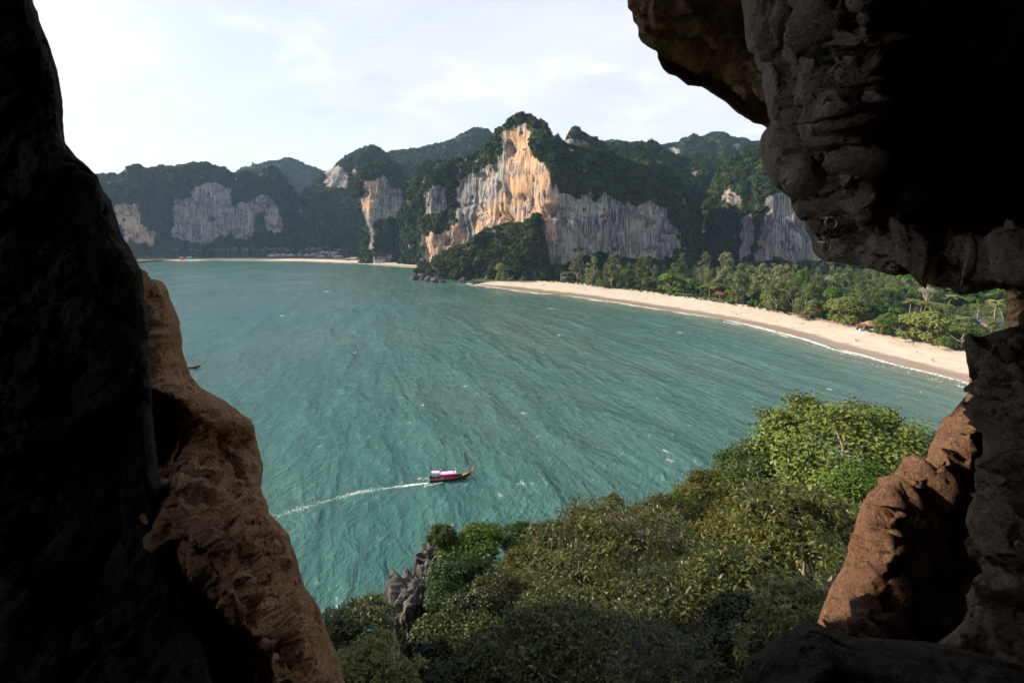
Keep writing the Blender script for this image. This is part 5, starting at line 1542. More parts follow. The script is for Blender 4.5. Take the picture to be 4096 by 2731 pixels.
def longtail(name, label, loc, rz, roofed=True, group=None):
    e = empty(name, loc, rz)
    H = hull_rows()
    sec = [(-1.0, 1.0), (-0.97, 0.62), (-0.80, 0.25), (-0.35, 0.04), (0, 0), (0.35, 0.04), (0.80, 0.25), (0.97, 0.62), (1.0, 1.0)]
    V = [(x, b * s, k + (sh - k) * h) for x, b, k, sh in H for s, h in sec]
    inn = [(x + (0.06 if i == 0 else 0), b * s * 0.90, k + 0.08 + (sh - k - 0.06) * h) for i, (x, b, k, sh) in enumerate(H) for s, h in sec]
    n, m = len(H), len(sec); k = n * m
    F = grid_faces(n, m).tolist()
    F += [[i + k for i in f[::-1]] for f in grid_faces(n, m).tolist()]
    for i in range(n - 1):
        a, b = i * m, (i + 1) * m
        F.append([a, b, b + k, a + k]); a, b = a + m - 1, b + m - 1
        F.append([b, a, a + k, b + k])
    F.append(list(range(m - 1, -1, -1))); F.append([k + j for j in range(m)])
    F.append([(n - 1) * m + j for j in range(m)])
    hull = link('hull', new_mesh('hull', np.array(V + inn), F, True), M_HULL, e)
    # pale rubbing strakes
    for sg in (-1, 1):
        MB().tube([(x, sg * (b + 0.02), sh - 0.02) for x, b, kk, sh in H], 0.045, 5).build('gunwale', M_BOWDECK, e)
    # deck boards, laid across
    for i in range(26):
        x = -4.6 + i * 0.30
        j = min(range(n), key=lambda q: abs(H[q][0] - x))
        b = H[j][1] * 0.82
        MB().box((x, 0, 0.16 + max(0, x - 1.5) * 0.02), (0.27, 2 * b, 0.03)).build('deck_board', M_DECK, e)
    # raised fore deck
    P = [[(x, s * b * 0.86, sh - 0.10 + 0.05 * (1 - s * s)) for s in (-1, -0.5, 0, 0.5, 1)] for x, b, kk, sh in H[26:33]]
    MB().add(*slab(P, 0.05)).build('fore_deck', M_BOWDECK, e)
    # stem post curling up, with tied garlands
    post = [(4.75, 0, 0.75), (5.2, 0, 1.25), (5.55, 0, 1.75), (5.82, 0, 2.30), (5.98, 0, 2.75)]
    pr = MB()
    for (x, y, z), w in zip(post, (0.16, 0.13, 0.12, 0.13, 0.15)): pass
    pr.tube(post, [0.17, 0.13, 0.115, 0.12, 0.14], 6)
    pp = pr.build('stem_post', M_BOWDECK, e)
    MB().tube([(5.93, 0, 2.42), (6.0, 0, 2.62)], 0.17, 8).build('garland', M_BLACK, pp)
    MB().tube([(5.98, 0.1, 2.6), (6.06, 0.16, 2.2), (6.05, 0.15, 1.9)], [0.06, 0.05, 0.03], 5).build('garland', M_WHITE, pp)
    MB().tube([(5.30, 0.13, 1.4), (5.42, 0.2, 1.1), (5.40, 0.2, 0.85)], [0.09, 0.07, 0.04], 5).build('garland', M_PINK, pp)
    # engine on its swivel, with the long shaft over the stern
    eng = MB().box((-4.55, 0, 1.08), (0.75, 0.46, 0.42)).tube([(-4.7, 0, 1.28), (-4.35, 0, 1.5)], 0.16, 8).tube([(-4.75, 0.28, 1.2), (-4.9, 0.3, 1.45)], 0.07, 6).build('engine', M_BLACK, e)
    MB().tube([(-4.6, 0, 0.5), (-4.6, 0, 0.9)], 0.09, 6).build('engine_mount', M_STEEL, eng)
    MB().tube([(-4.9, 0, 1.02), (-6.4, -0.25, 0.42), (-7.9, -0.5, -0.12)], [0.055, 0.05, 0.045], 6).build('drive_shaft', M_BLACK, eng)
    MB().tube([(-4.2, 0, 1.15), (-3.4, 0.12, 1.35)], 0.03, 5).build('tiller', M_STEEL, eng)
    if roofed:
        for x in (-2.4, -1.1, 0.3, 1.35):
            for sg in (-1, 1):
                MB().tube([(x, sg * 0.76, 0.55), (x, sg * 0.72, 1.62)], 0.03, 5).build('roof_post', M_STEEL, e)
        xs = np.linspace(-2.55, 1.5, 12)
        def roof_strip(nm, y0, y1, mat, lift=0.0, x0=0, x1=12):
            P = [[(x, y, 1.66 + 0.17 * (1 - (y / 0.95) ** 2) + lift) for y in np.linspace(y0, y1, 4)] for x in xs[x0:x1]]
            return MB().add(*slab(P, 0.04)).build(nm, mat, e)
        roof_strip('roof_edge', -0.98, -0.62, M_PINK); roof_strip('roof_panel', -0.615, 0.56, M_WHITE); roof_strip('roof_edge', 0.565, 0.98, M_PINK)
        for sg in (-1, 1):
            MB().box((-0.5, sg * 0.985, 1.56), (4.05, 0.03, 0.22)).build('roof_valance', M_PINK, e)
        # raised awning over the helm
        for y0, y1, mt in ((-0.9, -0.3, M_LILAC), (-0.295, 0.3, M_WHITE), (0.305, 0.9, M_LILAC)):
            P = [[(x, y, 2.05 + (-2.55 - x) * 0.10 + 0.10 * (1 - (y / 0.95) ** 2)) for y in np.linspace(y0, y1, 3)] for x in np.linspace(-4.5, -2.62, 5)]
            MB().add(*slab(P, 0.03)).build('awning', mt, e)
        for sg in (-1, 1):
            MB().tube([(-2.62, sg * 0.72, 1.6), (-2.75, sg * 0.78, 2.03)], 0.03, 5).build('roof_post', M_PINK, e)
            MB().tube([(-4.2, sg * 0.7, 0.6), (-4.3, sg * 0.76, 2.2)], 0.025, 5).build('roof_post', M_STEEL, e)
        MB().box((-0.3, -0.93, 0.86), (3.0, 0.03, 0.42)).build('side_cloth', M_PINK, e)
        MB().box((-0.3, 0.93, 0.86), (3.0, 0.03, 0.42)).build('side_cloth', M_PINK, e)
        MB().box((-2.2, -0.55, 0.72), (0.5, 0.35, 0.3)).box((-2.0, -0.5, 0.95), (0.3, 0.3, 0.2)).build('life_jackets', M_ORANGE, e)
        for x in (-1.6, -0.6, 0.4):
            MB().box((x, 0, 0.5), (0.28, 1.45, 0.05)).build('bench', M_DECK, e)
        f = MB().tube([(-2.5, 0.4, 1.8), (-2.55, 0.4, 2.75)], 0.02, 5).build('flag_pole', M_STEEL, e)
        MB().add(*slab([[(-2.55 + 0.12 * i, 0.4 + 0.05 * math.sin(i * 1.4), 2.72 - 0.02 * i), (-2.55 + 0.12 * i, 0.4 + 0.05 * math.sin(i * 1.4 + 0.5), 2.36 - 0.02 * i)] for i in range(5)], 0.015)).build('flag', M_YELLOW, f)
        f = MB().tube([(1.2, 0.5, 1.7), (1.3, 0.5, 2.5)], 0.02, 5).build('flag_pole', M_STEEL, e)
        MB().add(*slab([[(1.3 + 0.1 * i, 0.5 + 0.05 * math.sin(i * 1.4), 2.48), (1.3 + 0.1 * i, 0.5 + 0.05 * math.sin(i * 1.4 + 0.5), 2.18)] for i in range(5)], 0.015)).build('flag', M_WHITE, f)
        for i in range(7):
            a = i * 0.9
            MB().box((1.05 + 0.25 * math.sin(a * 2.1), 0.35 * math.cos(a * 1.3), 1.92), (0.3, 0.2, 0.12), Matrix.Rotation(a, 3, 'Z')).build('bundle', (M_PINK, M_WHITE, M_BLACK)[i % 3], e)
    return tag(e, label, 'boat', group)

bl = ground_at(1800, 1917, 0.0)
longtail('longtail_boat', 'dark wooden longtail boat with magenta and white awning crossing the bay', (bl[0], bl[1], 0.02), math.radians(13))
b2 = ground_at(748, 1474, 0.0)
longtail('longtail_boat', 'dark open longtail boat showing only its bow beside the left rock', (b2[0] + 0.4, b2[1], 0.0), math.radians(10), False)

# ------------------------------------------------------------------ foam
def flecks(name, label, pts, sizes, seed, kind=None, cat=None, stretch=(1, 1), rz=0.0):
    """flat ragged foam flakes lying on the water"""
    r = np.random.default_rng(seed)
    k = len(pts); m = 7
    a = np.linspace(0, 2 * np.pi, m, endpoint=False)[None, :] + r.uniform(0, 6.28, (k, 1))
    rad = sizes[:, None] * r.uniform(0.45, 1.0, (k, m))
    x = np.cos(a) * rad * stretch[0]; y = np.sin(a) * rad * stretch[1]
    c, s = math.cos(rz), math.sin(rz)
    X = pts[:, 0:1] + x * c - y * s; Y = pts[:, 1:2] + x * s + y * c
    Z = np.broadcast_to(pts[:, 2:3], X.shape) + r.uniform(0, 0.05, X.shape)
    V = np.concatenate([np.stack([X, Y, Z], -1).reshape(-1, 3), np.column_stack([pts[:, 0], pts[:, 1], pts[:, 2] + 0.05 + sizes * 0.08])])
    i = np.arange(k)[:, None]; j = np.arange(m)[None, :]
    F = np.stack([i * m + j, i * m + (j + 1) % m, np.broadcast_to(k * m + i, (k, m))], -1).reshape(-1, 3)
    o = link(name, new_mesh(name, V, F), M_FOAM)
    return tag(o, label, cat, None, kind)

r = np.random.default_rng(601)
def wake():
    c, s = math.cos(math.radians(13)), math.sin(math.radians(13))
    P, S = [], []
    path = [ground_at(px, py)[:2] for px, py in [(1712, 1932), (1640, 1940), (1560, 1950), (1450, 1965), (1350, 1990), (1250, 2020), (1150, 2050), (1060, 2075)]]
    Q = polyline(np.array(path), 400, 3)
    for i in range(400):
        t = i / 400
        n = int(3.1 * (1 - 0.5 * t) * (0.5 + 0.9 * max(0, math.sin(t * 17) * 0.5 + 0.5)))
        for _ in range(n):
            w = (0.35 + 1.3 * t) * r.normal()
            P.append((Q[i, 0] + r.normal() * 0.15, Q[i, 1] + w * 0.55, 0.03)); S.append(r.uniform(0.03, 0.15) * (1 - 0.35 * t))
    for sg, L in ((1, 9), (-1, 7)):                                     # the two arms beside the hull
        for i in range(70):
            t = r.random()
            x, y = -2.0 - 5.0 * t * L / 8, sg * (1.0 + 1.1 * t) + r.normal() * 0.28
            P.append((bl[0] + x * c - y * s, bl[1] + x * s + y * c, 0.03)); S.append(r.uniform(0.03, 0.13))
    flecks('boat_wake', 'white foam wake trailing behind the longtail boat', np.array(P), np.array(S), 602, 'stuff', stretch=(1.5, 0.8))
wake()
caps = [(2095, 1652, 2.2, 'whitecap right of the boat, above centre'), (2662, 1803, 1.8, 'upper of two whitecaps above the rusty-olive trees'), (2680, 1842, 1.8, 'lower of two whitecaps above the rusty-olive trees'), (2085, 1932, 1.9, 'broken whitecap right of the longtail bow'), (2132, 1934, 1.3, 'small bright whitecap beside the broken one'), (2000, 1982, 1.4, 'whitecap below and right of the longtail boat'),
        (2205, 1235, 5.0, 'whitecap in mid-bay off the beach start'), (2722, 1330, 3.2, 'whitecap off the middle of the beach'), (3318, 1556, 2.2, 'whitecap just left above the tall airy tree'), (1305, 1165, 6.0, 'pale whitecap near the far left shore'), (1130, 1262, 4.0, 'small whitecap in the upper left of the bay'), (2240, 1340, 3.0, 'faint whitecap right of mid-bay'), (1420, 1410, 2.6, 'short crest in the left of the bay'), (1690, 1620, 1.6, 'thin crest above the longtail boat'), (1860, 1545, 1.8, 'thin crest in the middle of the bay')]
for i, (px, py, w, lab) in enumerate(caps):
    g = ground_at(px, py)
    n = 34
    P = np.column_stack([g[0] + r.normal(size=n) * w * 0.26, g[1] + r.normal(size=n) * w * 0.34, np.full(n, 0.03)])
    P[:, 0] += -0.25 * (P[:, 1] - g[1])
    flecks('whitecap', lab + ' in the sea', P, r.uniform(0.03, 0.15, n) * w * 0.5, 610 + i, cat='whitecap', stretch=(0.8, 1.4))['group'] = 'whitecaps on the bay'
def surf(name, label, W, rows, seed, amp):
    rr = np.random.default_rng(seed)
    P, S = [], []
    Q = polyline(W, 900, 1)
    T = np.gradient(Q, axis=0); T /= np.linalg.norm(T, axis=1)[:, None]
    N = np.stack([T[:, 1], -T[:, 0]], 1)                               # towards the sea or the land, fixed below
    if ((Q[450] + N[450] * 5) - np.array([-50, 350])).dot(N[450]) > 0: N = -N
    for off0, den, sz in rows:
        base = off0 + amp * fbm(np.arange(900) / 60.0, off0, 0, 3, seed) + amp * 0.4 * fbm(np.arange(900) / 12.0, off0, 0.5, 2, seed + 1)
        on = sstep(-0.25, 0.25, fbm(np.arange(900) / 45.0, off0 * 1.3, 2.0, 3, seed + 2) + den - 0.5)
        for i in range(900):
            px, py = to_px(np.array([Q[i, 0], Q[i, 1], 0.0]))
            if px > 4150: continue
            for _ in range(int(7 * on[i]) + (rr.random() < 0.3)):
                o = base[i] + rr.normal() * 0.8
                p = Q[i] + N[i] * o + T[i] * rr.uniform(-0.5, 0.5)
                P.append((p[0], p[1], 0.05 + max(0.0, -o) * 0.09)); S.append(rr.uniform(0.15, 0.5) * sz)
    flecks(name, label, np.array(P), np.array(S), seed + 5, 'stuff', stretch=(1.0, 1.3))
surf('surf_foam', 'white line of surf breaking along the long beach', beach_near[0], [(0.6, 0.72, 0.8), (3.4, 0.5, 0.8), (8.0, 0.3, 0.7)], 630, 1.9)
surf('surf_foam', 'thin line of foam along the far beach', beach_far[0][::1], [(1.0, 0.8, 1.6)], 640, 2.0)

# line of small floats across the bay
def buoys():
    e = empty('buoy_line', (0, 0, 0))
    a, b = ground_at(1700, 1490), ground_at(2900, 1486)
    N = 90
    mb = MB()
    for i in range(N):
        t = i / (N - 1)
        p = a * (1 - t) + b * t
        p[1] += 2.5 * math.sin(t * 3.1) + r.normal() * 0.15
        mb.lathe([(0.02, -0.1), (0.13, -0.03), (0.13, 0.08), (0.02, 0.13)], 6, p)
    o = mb.build('float', M_BAMBOO, e); o['kind'] = 'stuff'
    tag(e, 'thin straight line of floats across the middle of the bay', 'buoy line')
buoys()

# ------------------------------------------------------------------ buildings
def house(name, label, px, py, w, dpt, h, roof_h, wall, roof, over=0.6, hip=True, wins=3, posts=0, z=3.0, rz=0.0, storeys=1):
    g = ground_at(px, py, z)
    e = empty(name, (g[0], g[1], z), rz)
    MB().box((0, dpt / 2, h / 2), (w, dpt, h)).build('wall', wall, e)
    hw, hd = w / 2 + over, dpt / 2 + over
    rdg = (hw - hd * 0.8 if hw > hd else hw * 0.15) if hip else hw
    V = [(-hw, -hd, 0), (hw, -hd, 0), (hw, hd, 0), (-hw, hd, 0), (-rdg, 0, roof_h), (rdg, 0, roof_h), (-hw, -hd, -0.12), (hw, -hd, -0.12), (hw, hd, -0.12), (-hw, hd, -0.12)]
    F = [(0, 1, 5, 4), (2, 3, 4, 5), (1, 2, 5), (3, 0, 4), (0, 6, 7, 1), (1, 7, 8, 2), (2, 8, 9, 3), (3, 9, 6, 0), (9, 8, 7, 6)]
    MB().add([(x, y + dpt / 2, zz + h + 0.1) for x, y, zz in V], F).build('roof', roof, e)
    for s in range(storeys):
        hz = h / storeys
        for i in range(wins):
            x = -w / 2 + w * (i + 0.5) / wins
            if s == 0 and i == wins // 2:
                MB().box((x, -0.03, hz * 0.42), (min(1.0, w / wins * 0.5), 0.08, hz * 0.8)).build('door', M_WALLB if wall is not M_WALLB else M_DECK, e)
                continue
            wn_ = MB().box((x, -0.03, s * hz + hz * 0.55), (w / wins * 0.55, 0.08, hz * 0.42)).build('window', M_GLASS, e)
            MB().box((x, -0.06, s * hz + hz * 0.32), (w / wins * 0.62, 0.14, 0.1)).build('sill', M_WALLW, wn_)
    for i in range(posts):
        x = -w / 2 + w * i / max(1, posts - 1)
        MB().tube([(x, -over * 0.9, -0.2), (x, -over * 0.9, h + 0.05)], 0.11, 6).build('post', M_WALLW if wall is M_WALLW else M_DECK, e)
    return tag(e, label, 'house')

house('villa', 'white two-storey villa with columned verandah and brown roof at the start of the beach', 2276, 1124, 19, 10, 8.6, 3.0, M_WALLW, M_BROWNROOF, 1.3, True, 5, 6, 3.0, 0.12, 2)
house('hut', 'red-roofed wooden hut behind the four palms', 2882, 1192, 9, 7, 3.0, 2.6, M_WALLB, M_REDROOF, 1.0, True, 3, 4)
house('hut', 'reddish hut with pale base under the feathery trees', 3278, 1262, 8, 6, 4.2, 2.2, M_WALLB, M_REDROOF, 0.8, False, 3, 4)
house('hut', 'grey and brown roofed hut beside the blue beach bar', 3502, 1322, 8, 7, 2.8, 2.6, M_WALLB, M_BROWNROOF, 1.0, True, 3, 4)
house('long_building', 'building with a dark blue sheet roof among the right-hand palms', 3985, 1310, 12, 7, 3.0, 1.6, M_WALLB, M_DBLUE, 1.0, False, 5, 0)
far_houses = [(1076, 1022, 13, 'leftmost of the far bungalows, high among the palms'), (1082, 1028, 15, 'bungalow in front of the leftmost far one'), (1110, 1018, 12, 'bungalow highest up the slope in the far grove'), (1106, 1024, 11, 'small bungalow just below the highest one'), (1131, 1025, 14, 'fifth far bungalow from the left'), (1158, 1026, 19, 'widest bungalow with a pale roof at the far grove'), (1195, 1023, 8, 'tiny far hut between the widest bungalow and the next'), (1223, 1026, 15, 'pale-roofed bungalow left of the long far building'), (1248, 1024, 8, 'tiny far hut left of the two-storey building'), (1263, 1022, 14, 'bungalow touching the left end of the two-storey building')]
for i, (px, py, w, lab) in enumerate(far_houses):
    house('bungalow', lab, px, py + 4, w, w * 0.8, 4.6, 5.0, M_WALLB if i % 3 else M_WALLW, M_GREYROOF, 1.6, True, 3, 4)['group'] = 'bungalows at the far beach'
house('hotel_building', 'long grey-roofed two-storey building behind the far beach', 1310, 1026, 50, 12, 9.5, 4.5, M_WALLW, M_GREYROOF, 1.6, False, 9, 10, 3.0, 0, 2)
house('low_building', 'low grey-roofed building left in front of the two-storey one', 1280, 1033, 20, 9, 3.6, 3.0, M_WALLB, M_GREYROOF, 1.0, True, 4, 5)
house('low_building', 'low grey-roofed building right in front of the two-storey one', 1350, 1031, 22, 9, 3.6, 2.6, M_WALLW, M_GREYROOF, 1.0, True, 4, 5)
house('beach_hut', 'small teal-walled hut on the far beach', 1391, 1042, 11, 6, 4.0, 1.4, M_TEAL, M_GREYROOF, 0.5, False, 3, 0)
house('beach_hut', 'grey hut right of the teal one on the far beach', 1414, 1042, 14, 8, 5.0, 2.5, M_WALLW, M_GREYROOF, 0.8, False, 3, 4)
house('beach_hut', 'red-brown hut with steep roof near the limestone tower', 1461, 1045, 18, 9, 5.0, 6.5, M_WALLB, M_REDROOF, 1.0, False, 3, 4)
house('beach_hut', 'small red-roofed shed at the left end of the far beach', 723, 1038, 9, 6, 3.5, 2.0, M_WALLB, M_REDROOF, 0.6, False, 3, 0)
house('beach_hut', 'shed with a bright teal roof at the left end of the far beach', 755, 1037, 12, 7, 3.5, 2.2, M_WALLB, M_TEAL, 0.8, False, 3, 0)

def beach_bar():
    g = on_beach(3452, 1322)
    e = empty('beach_bar', tuple(g), 0.15)
    MB().box((0, 0, 0.55), (4.6, 1.6, 1.1)).build('counter', M_BLUE, e)
    MB().box((0, 0, 1.16), (4.9, 1.9, 0.1)).build('counter_top', M_DECK, e)
    for x in (-2.2, 0, 2.2):
        for y in (-0.75, 2.4):
            MB().tube([(x, y, 0), (x, y, 3.2)], 0.09, 6).build('post', M_DECK, e)
    MB().box((0, 0.9, 3.25), (5.6, 4.6, 0.16)).build('roof', M_BROWNROOF, e)
    MB().box((0, 0.9, 3.6), (5.2, 0.08, 0.5)).build('roof_rail', M_DECK, e)
    MB().box((0, 2.5, 1.4), (4.6, 0.12, 2.8)).build('back_wall', M_WALLB, e)
    for i in range(4):
        MB().box((-1.6 + i * 1.05, 2.3, 1.9), (0.7, 0.25, 0.5)).build('shelf', M_WALLW, e)
    tag(e, 'open beach bar with a light blue counter and flat brown roof', 'bar')
beach_bar()
def canopy(name, label, px, py, w, d, h, mat):
    g = on_beach(px, py)
    e = empty(name, tuple(g), 0.2)
    for sx in (-1, 1):
        for sy in (-1, 1):
            MB().tube([(sx * w / 2, sy * d / 2, -0.1), (sx * w / 2, sy * d / 2, h)], 0.05, 5).build('post', M_STEEL, e)
    P = [[(x, y, h + 0.35 * (1 - (2 * y / d) ** 2)) for y in np.linspace(-d / 2 - .2, d / 2 + .2, 5)] for x in np.linspace(-w / 2 - .2, w / 2 + .2, 6)]
    MB().add(*slab(P, 0.05)).build('cloth', mat, e)
    return tag(e, label, 'canopy')
canopy('sun_canopy', 'bright red cloth canopy on the sand right of the bar', 3534, 1334, 5.2, 2.6, 1.3, M_RED)
canopy('sun_canopy', 'white cloth canopy just below the beach bar hut', 3494, 1328, 3.6, 2.2, 1.4, M_WHITE)
canopy('sun_canopy', 'green cloth shelter on the sand beside the fence', 3214, 1274, 2.4, 1.8, 1.8, M_GREENC)
def sign(label, px, py, w, h):
    g = on_beach(px, py)
    e = empty('signboard', tuple(g), 0.2)
    MB().box((0, 0, 0.7 + h / 2), (w, 0.06, h)).build('board', M_WHITE, e)
    for sx in (-1, 1): MB().tube([(sx * w * 0.4, 0.06, -0.1), (sx * w * 0.4, 0.06, 0.75 + h)], 0.04, 5).build('post', M_DECK, e)
    tag(e, label, 'sign')
sign('small white board standing by the green shelter', 3199, 1266, 1.0, 1.0)
sign('white board on the fence left of the big yellow-green tree', 3287, 1284, 0.9, 1.1)
sign('left of two white boards beside the beach bar', 3404, 1311, 1.0, 0.9)
sign('right of two white boards beside the beach bar', 3414, 1315, 1.3, 0.9)
def kayak():
    g = on_beach(3604, 1349)
    e = empty('kayak', (g[0], g[1], g[2] + 0.05), 0.1)
    xs = np.linspace(-1, 1, 11)
    mb = MB().tube([(x * 2.2, 0, 0.18 + 0.12 * x * x) for x in xs], [max(0.04, 0.34 * (1 - x * x) ** 0.6) for x in xs], 8)
    mb.build('hull', M_WHITE, e); MB().box((0, 0, 0.47), (0.9, 0.42, 0.06)).build('cockpit', M_BLACK, e)
    tag(e, 'white kayak lying at the top of the sand under the trees', 'kayak')
kayak()

def fence():
    e = empty('bamboo_fence', (0, 0, 0))
    A = [on_beach(px, py) for px, py in [(3075, 1243), (3160, 1259), (3246, 1277), (3330, 1293), (3432, 1314)]]
    Q = polyline(np.array(A), 240, 1)
    Q[:, 2] = np.interp(np.arange(240), np.linspace(0, 239, 5), [a[2] for a in A])
    pm = MB().tube([(0, 0, -0.2), (0, 0, 1.35)], 0.06, 5).mesh('post')
    for i in range(0, 240, 6): link('post', pm, M_DECK, e, tuple(Q[i]))
    for h in (0.45, 1.15): MB().tube([(q[0], q[1] - 0.07, q[2] + h) for q in Q[::6]], 0.04, 4).build('rail', M_DECK, e)
    mb = MB()
    for q in Q:
        for k in range(2): mb.box((q[0] + k * 0.25, q[1] - k * 0.2, q[2] + 0.62), (0.07, 0.05, 1.25))
    mb.build('cane', M_BAMBOO, e)['kind'] = 'stuff'
    tag(e, 'low bamboo fence along the head of the beach', 'fence')
fence()

# ------------------------------------------------------------------ people
def skin_mesh(name, verts, edges, radii, sub=1):
    me = bpy.data.meshes.new(name); me.from_pydata(verts, edges, []); me.update()
    o = bpy.data.objects.new(name, me); COL.objects.link(o)
    o.modifiers.new('skin', 'SKIN'); s = o.modifiers.new('sub', 'SUBSURF'); s.levels = sub; s.render_levels = sub
    for i, rad in enumerate(radii): me.skin_vertices[0].data[i].radius = (rad, rad)
    me.skin_vertices[0].data[0].use_root = True
    dg = bpy.context.evaluated_depsgraph_get(); dg.update()
    out = bpy.data.meshes.new_from_object(o.evaluated_get(dg))
    out.polygons.foreach_set('use_smooth', np.ones(len(out.polygons), bool))
    bpy.data.objects.remove(o); bpy.data.meshes.remove(me)
    out.name = name
    return out
def pose(kind):
    # joints: pelvis, chest, neck, head, top | arms | legs
    if kind == 'stand':
        J = dict(pel=(0, 0, .95), ch=(0, 0, 1.25), nk=(0, 0, 1.45), hd=(0, -.02, 1.60), tp=(0, -.01, 1.72), sl=(-.19, 0, 1.40), el=(-.25, .02, 1.13), hl=(-.26, -.05, .86), sr=(.19, 0, 1.40), er=(.25, .02, 1.13), hr=(.26, -.05, .86), pl=(-.10, 0, .90), kl=(-.11, -.02, .50), fl=(-.12, .02, .08), tl=(-.13, -.14, .03), pr=(.10, 0, .90), kr=(.11, -.02, .50), fr=(.12, .02, .08), tr=(.13, -.14, .03))
    elif kind == 'walk':
        J = dict(pel=(0, 0, .93), ch=(0, -.03, 1.23), nk=(0, -.04, 1.43), hd=(0, -.07, 1.58), tp=(0, -.06, 1.70), sl=(-.19, -.02, 1.38), el=(-.24, .16, 1.14), hl=(-.25, .10, .88), sr=(.19, -.02, 1.38), er=(.24, -.15, 1.14), hr=(.24, -.30, .95), pl=(-.10, 0, .88), kl=(-.11, -.20, .52), fl=(-.11, -.28, .08), tl=(-.12, -.43, .06), pr=(.10, 0, .88), kr=(.11, .06, .48), fr=(.11, .34, .14), tr=(.12, .24, .03))
    else:
        J = dict(pel=(0, 0, .14), ch=(0, .06, .44), nk=(0, .08, .63), hd=(0, .05, .78), tp=(0, .06, .90), sl=(-.19, .07, .58), el=(-.27, .22, .34), hl=(-.28, .30, .08), sr=(.19, .07, .58), er=(.27, -.08, .40), hr=(.20, -.28, .42), pl=(-.10, -.06, .13), kl=(-.13, -.42, .42), fl=(-.13, -.66, .09), tl=(-.14, -.80, .04), pr=(.10, -.06, .13), kr=(.13, -.46, .12), fr=(.14, -.86, .08), tr=(.15, -.96, .12))
    return J
def make_person(kind):
    J = pose(kind); K = list(J); ix = {k: i for i, k in enumerate(K)}
    E = [('pel', 'ch'), ('ch', 'nk'), ('nk', 'hd'), ('hd', 'tp'), ('ch', 'sl'), ('sl', 'el'), ('el', 'hl'), ('ch', 'sr'), ('sr', 'er'), ('er', 'hr'), ('pel', 'pl'), ('pl', 'kl'), ('kl', 'fl'), ('fl', 'tl'), ('pel', 'pr'), ('pr', 'kr'), ('kr', 'fr'), ('fr', 'tr')]
    R = dict(pel=.15, ch=.15, nk=.06, hd=.095, tp=.07, sl=.065, el=.045, hl=.035, sr=.065, er=.045, hr=.035, pl=.10, kl=.065, fl=.045, tl=.035, pr=.10, kr=.065, fr=.045, tr=.035)
    body = skin_mesh('body', [J[k] for k in K], [(ix[a], ix[b]) for a, b in E], [R[k] for k in K])
    mid = lambda a, b, t: tuple(np.array(J[a]) * (1 - t) + np.array(J[b]) * t)
    sv = [J['pel'], J['ch'], mid('ch', 'nk', .7), J['sl'], mid('sl', 'el', .6), J['sr'], mid('sr', 'er', .6)]
    shirt = skin_mesh('shirt', sv, [(0, 1), (1, 2), (1, 3), (3, 4), (1, 5), (5, 6)], [.17, .175, .09, .085, .07, .085, .07])
    hv = [J['pel'], J['pl'], mid('pl', 'kl', .75), J['pr'], mid('pr', 'kr', .75)]
    shorts = skin_mesh('shorts', hv, [(0, 1), (1, 2), (0, 3), (3, 4)], [.165, .12, .095, .12, .095])
    h = np.array(J['hd']); t = np.array(J['tp'])
    hair = skin_mesh('hair', [tuple(h * .4 + t * .6 + np.array([0, .03, 0])), tuple(t + np.array([0, .01, .0])), tuple(h + np.array([0, .06, -.02]))], [(0, 1), (0, 2)], [.105, .085, .08])
    return body, shirt, shorts, hair
PERSON = {k: make_person(k) for k in ('stand', 'walk', 'sit')}
CLOTH = {n: plain(n + '_clothes', c, 0.8) for n, c in dict(black=(.02, .02, .022), white=(.72, .70, .68), blue=(.08, .16, .42), red=(.50, .05, .04), navy=(.03, .04, .09), pink=(.60, .22, .28), grey=(.22, .22, .22), orange=(.62, .24, .05)).items()}
def coat(me, mat):
    m = me.copy(); m.materials.clear(); m.materials.append(mat); return m
_cache = {}
def piece(kind, j, mat):
    k = (kind, j, mat.name)
    if k not in _cache: _cache[k] = coat(PERSON[kind][j], mat)
    return _cache[k]
def person(px, py, kind, top, bottom, label, rz, z=None, skin=M_SKIN, group=None):
    g = on_beach(px, py) if z is None else ground_at(px, py, z)
    e = empty('person', (g[0], g[1], g[2] - 0.01), rz)
    link('body', piece(kind, 0, skin), None, e)
    if top: link('shirt', piece(kind, 1, CLOTH[top]), None, e)
    if bottom: link('shorts', piece(kind, 2, CLOTH[bottom]), None, e)
    link('hair', piece(kind, 3, M_HAIR), None, e)
    return tag(e, label, 'person', group)
P_ = person
P_(3422, 1366, 'stand', None, 'red', 'left person of the trio standing on the sand below the bar', 0.5)
P_(3428, 1369, 'stand', 'black', 'black', 'middle person in black of the trio below the bar', 2.2)
P_(3434, 1367, 'stand', 'red', 'grey', 'right person of the trio standing below the bar', 4.0)
P_(3649, 1384, 'walk', 'white', 'black', 'person in white of the pair walking below the widest tree', 1.3)
P_(3654, 1383, 'walk', 'black', 'black', 'person in black of the pair walking below the widest tree', 1.3, skin=M_SKIN2)
P_(3667, 1415, 'walk', 'black', 'navy', 'lone walker in dark clothes in the middle of the sand', 1.0)
P_(3720, 1429, 'walk', 'white', 'white', 'lone walker in white near the right end of the beach', 4.4, skin=M_SKIN2)
P_(3727, 1447, 'walk', 'red', 'black', 'left walker of the pair nearest the rock pillar', 1.6)
P_(3735, 1449, 'walk', 'black', 'black', 'right walker in black of the pair nearest the rock pillar', 1.6)
P_(3484, 1341, 'sit', None, 'red', 'left sunbather of the two sitting below the white canopy', 0.2)
P_(3492, 1341, 'sit', None, 'black', 'right sunbather of the two sitting below the white canopy', 0.4, skin=M_SKIN2)
P_(3530, 1343, 'sit', None, 'orange', 'sunbather sitting below the red canopy', 0.1)
P_(3576, 1354, 'sit', None, 'pink', 'sunbather sitting left of the white kayak', 0.8)
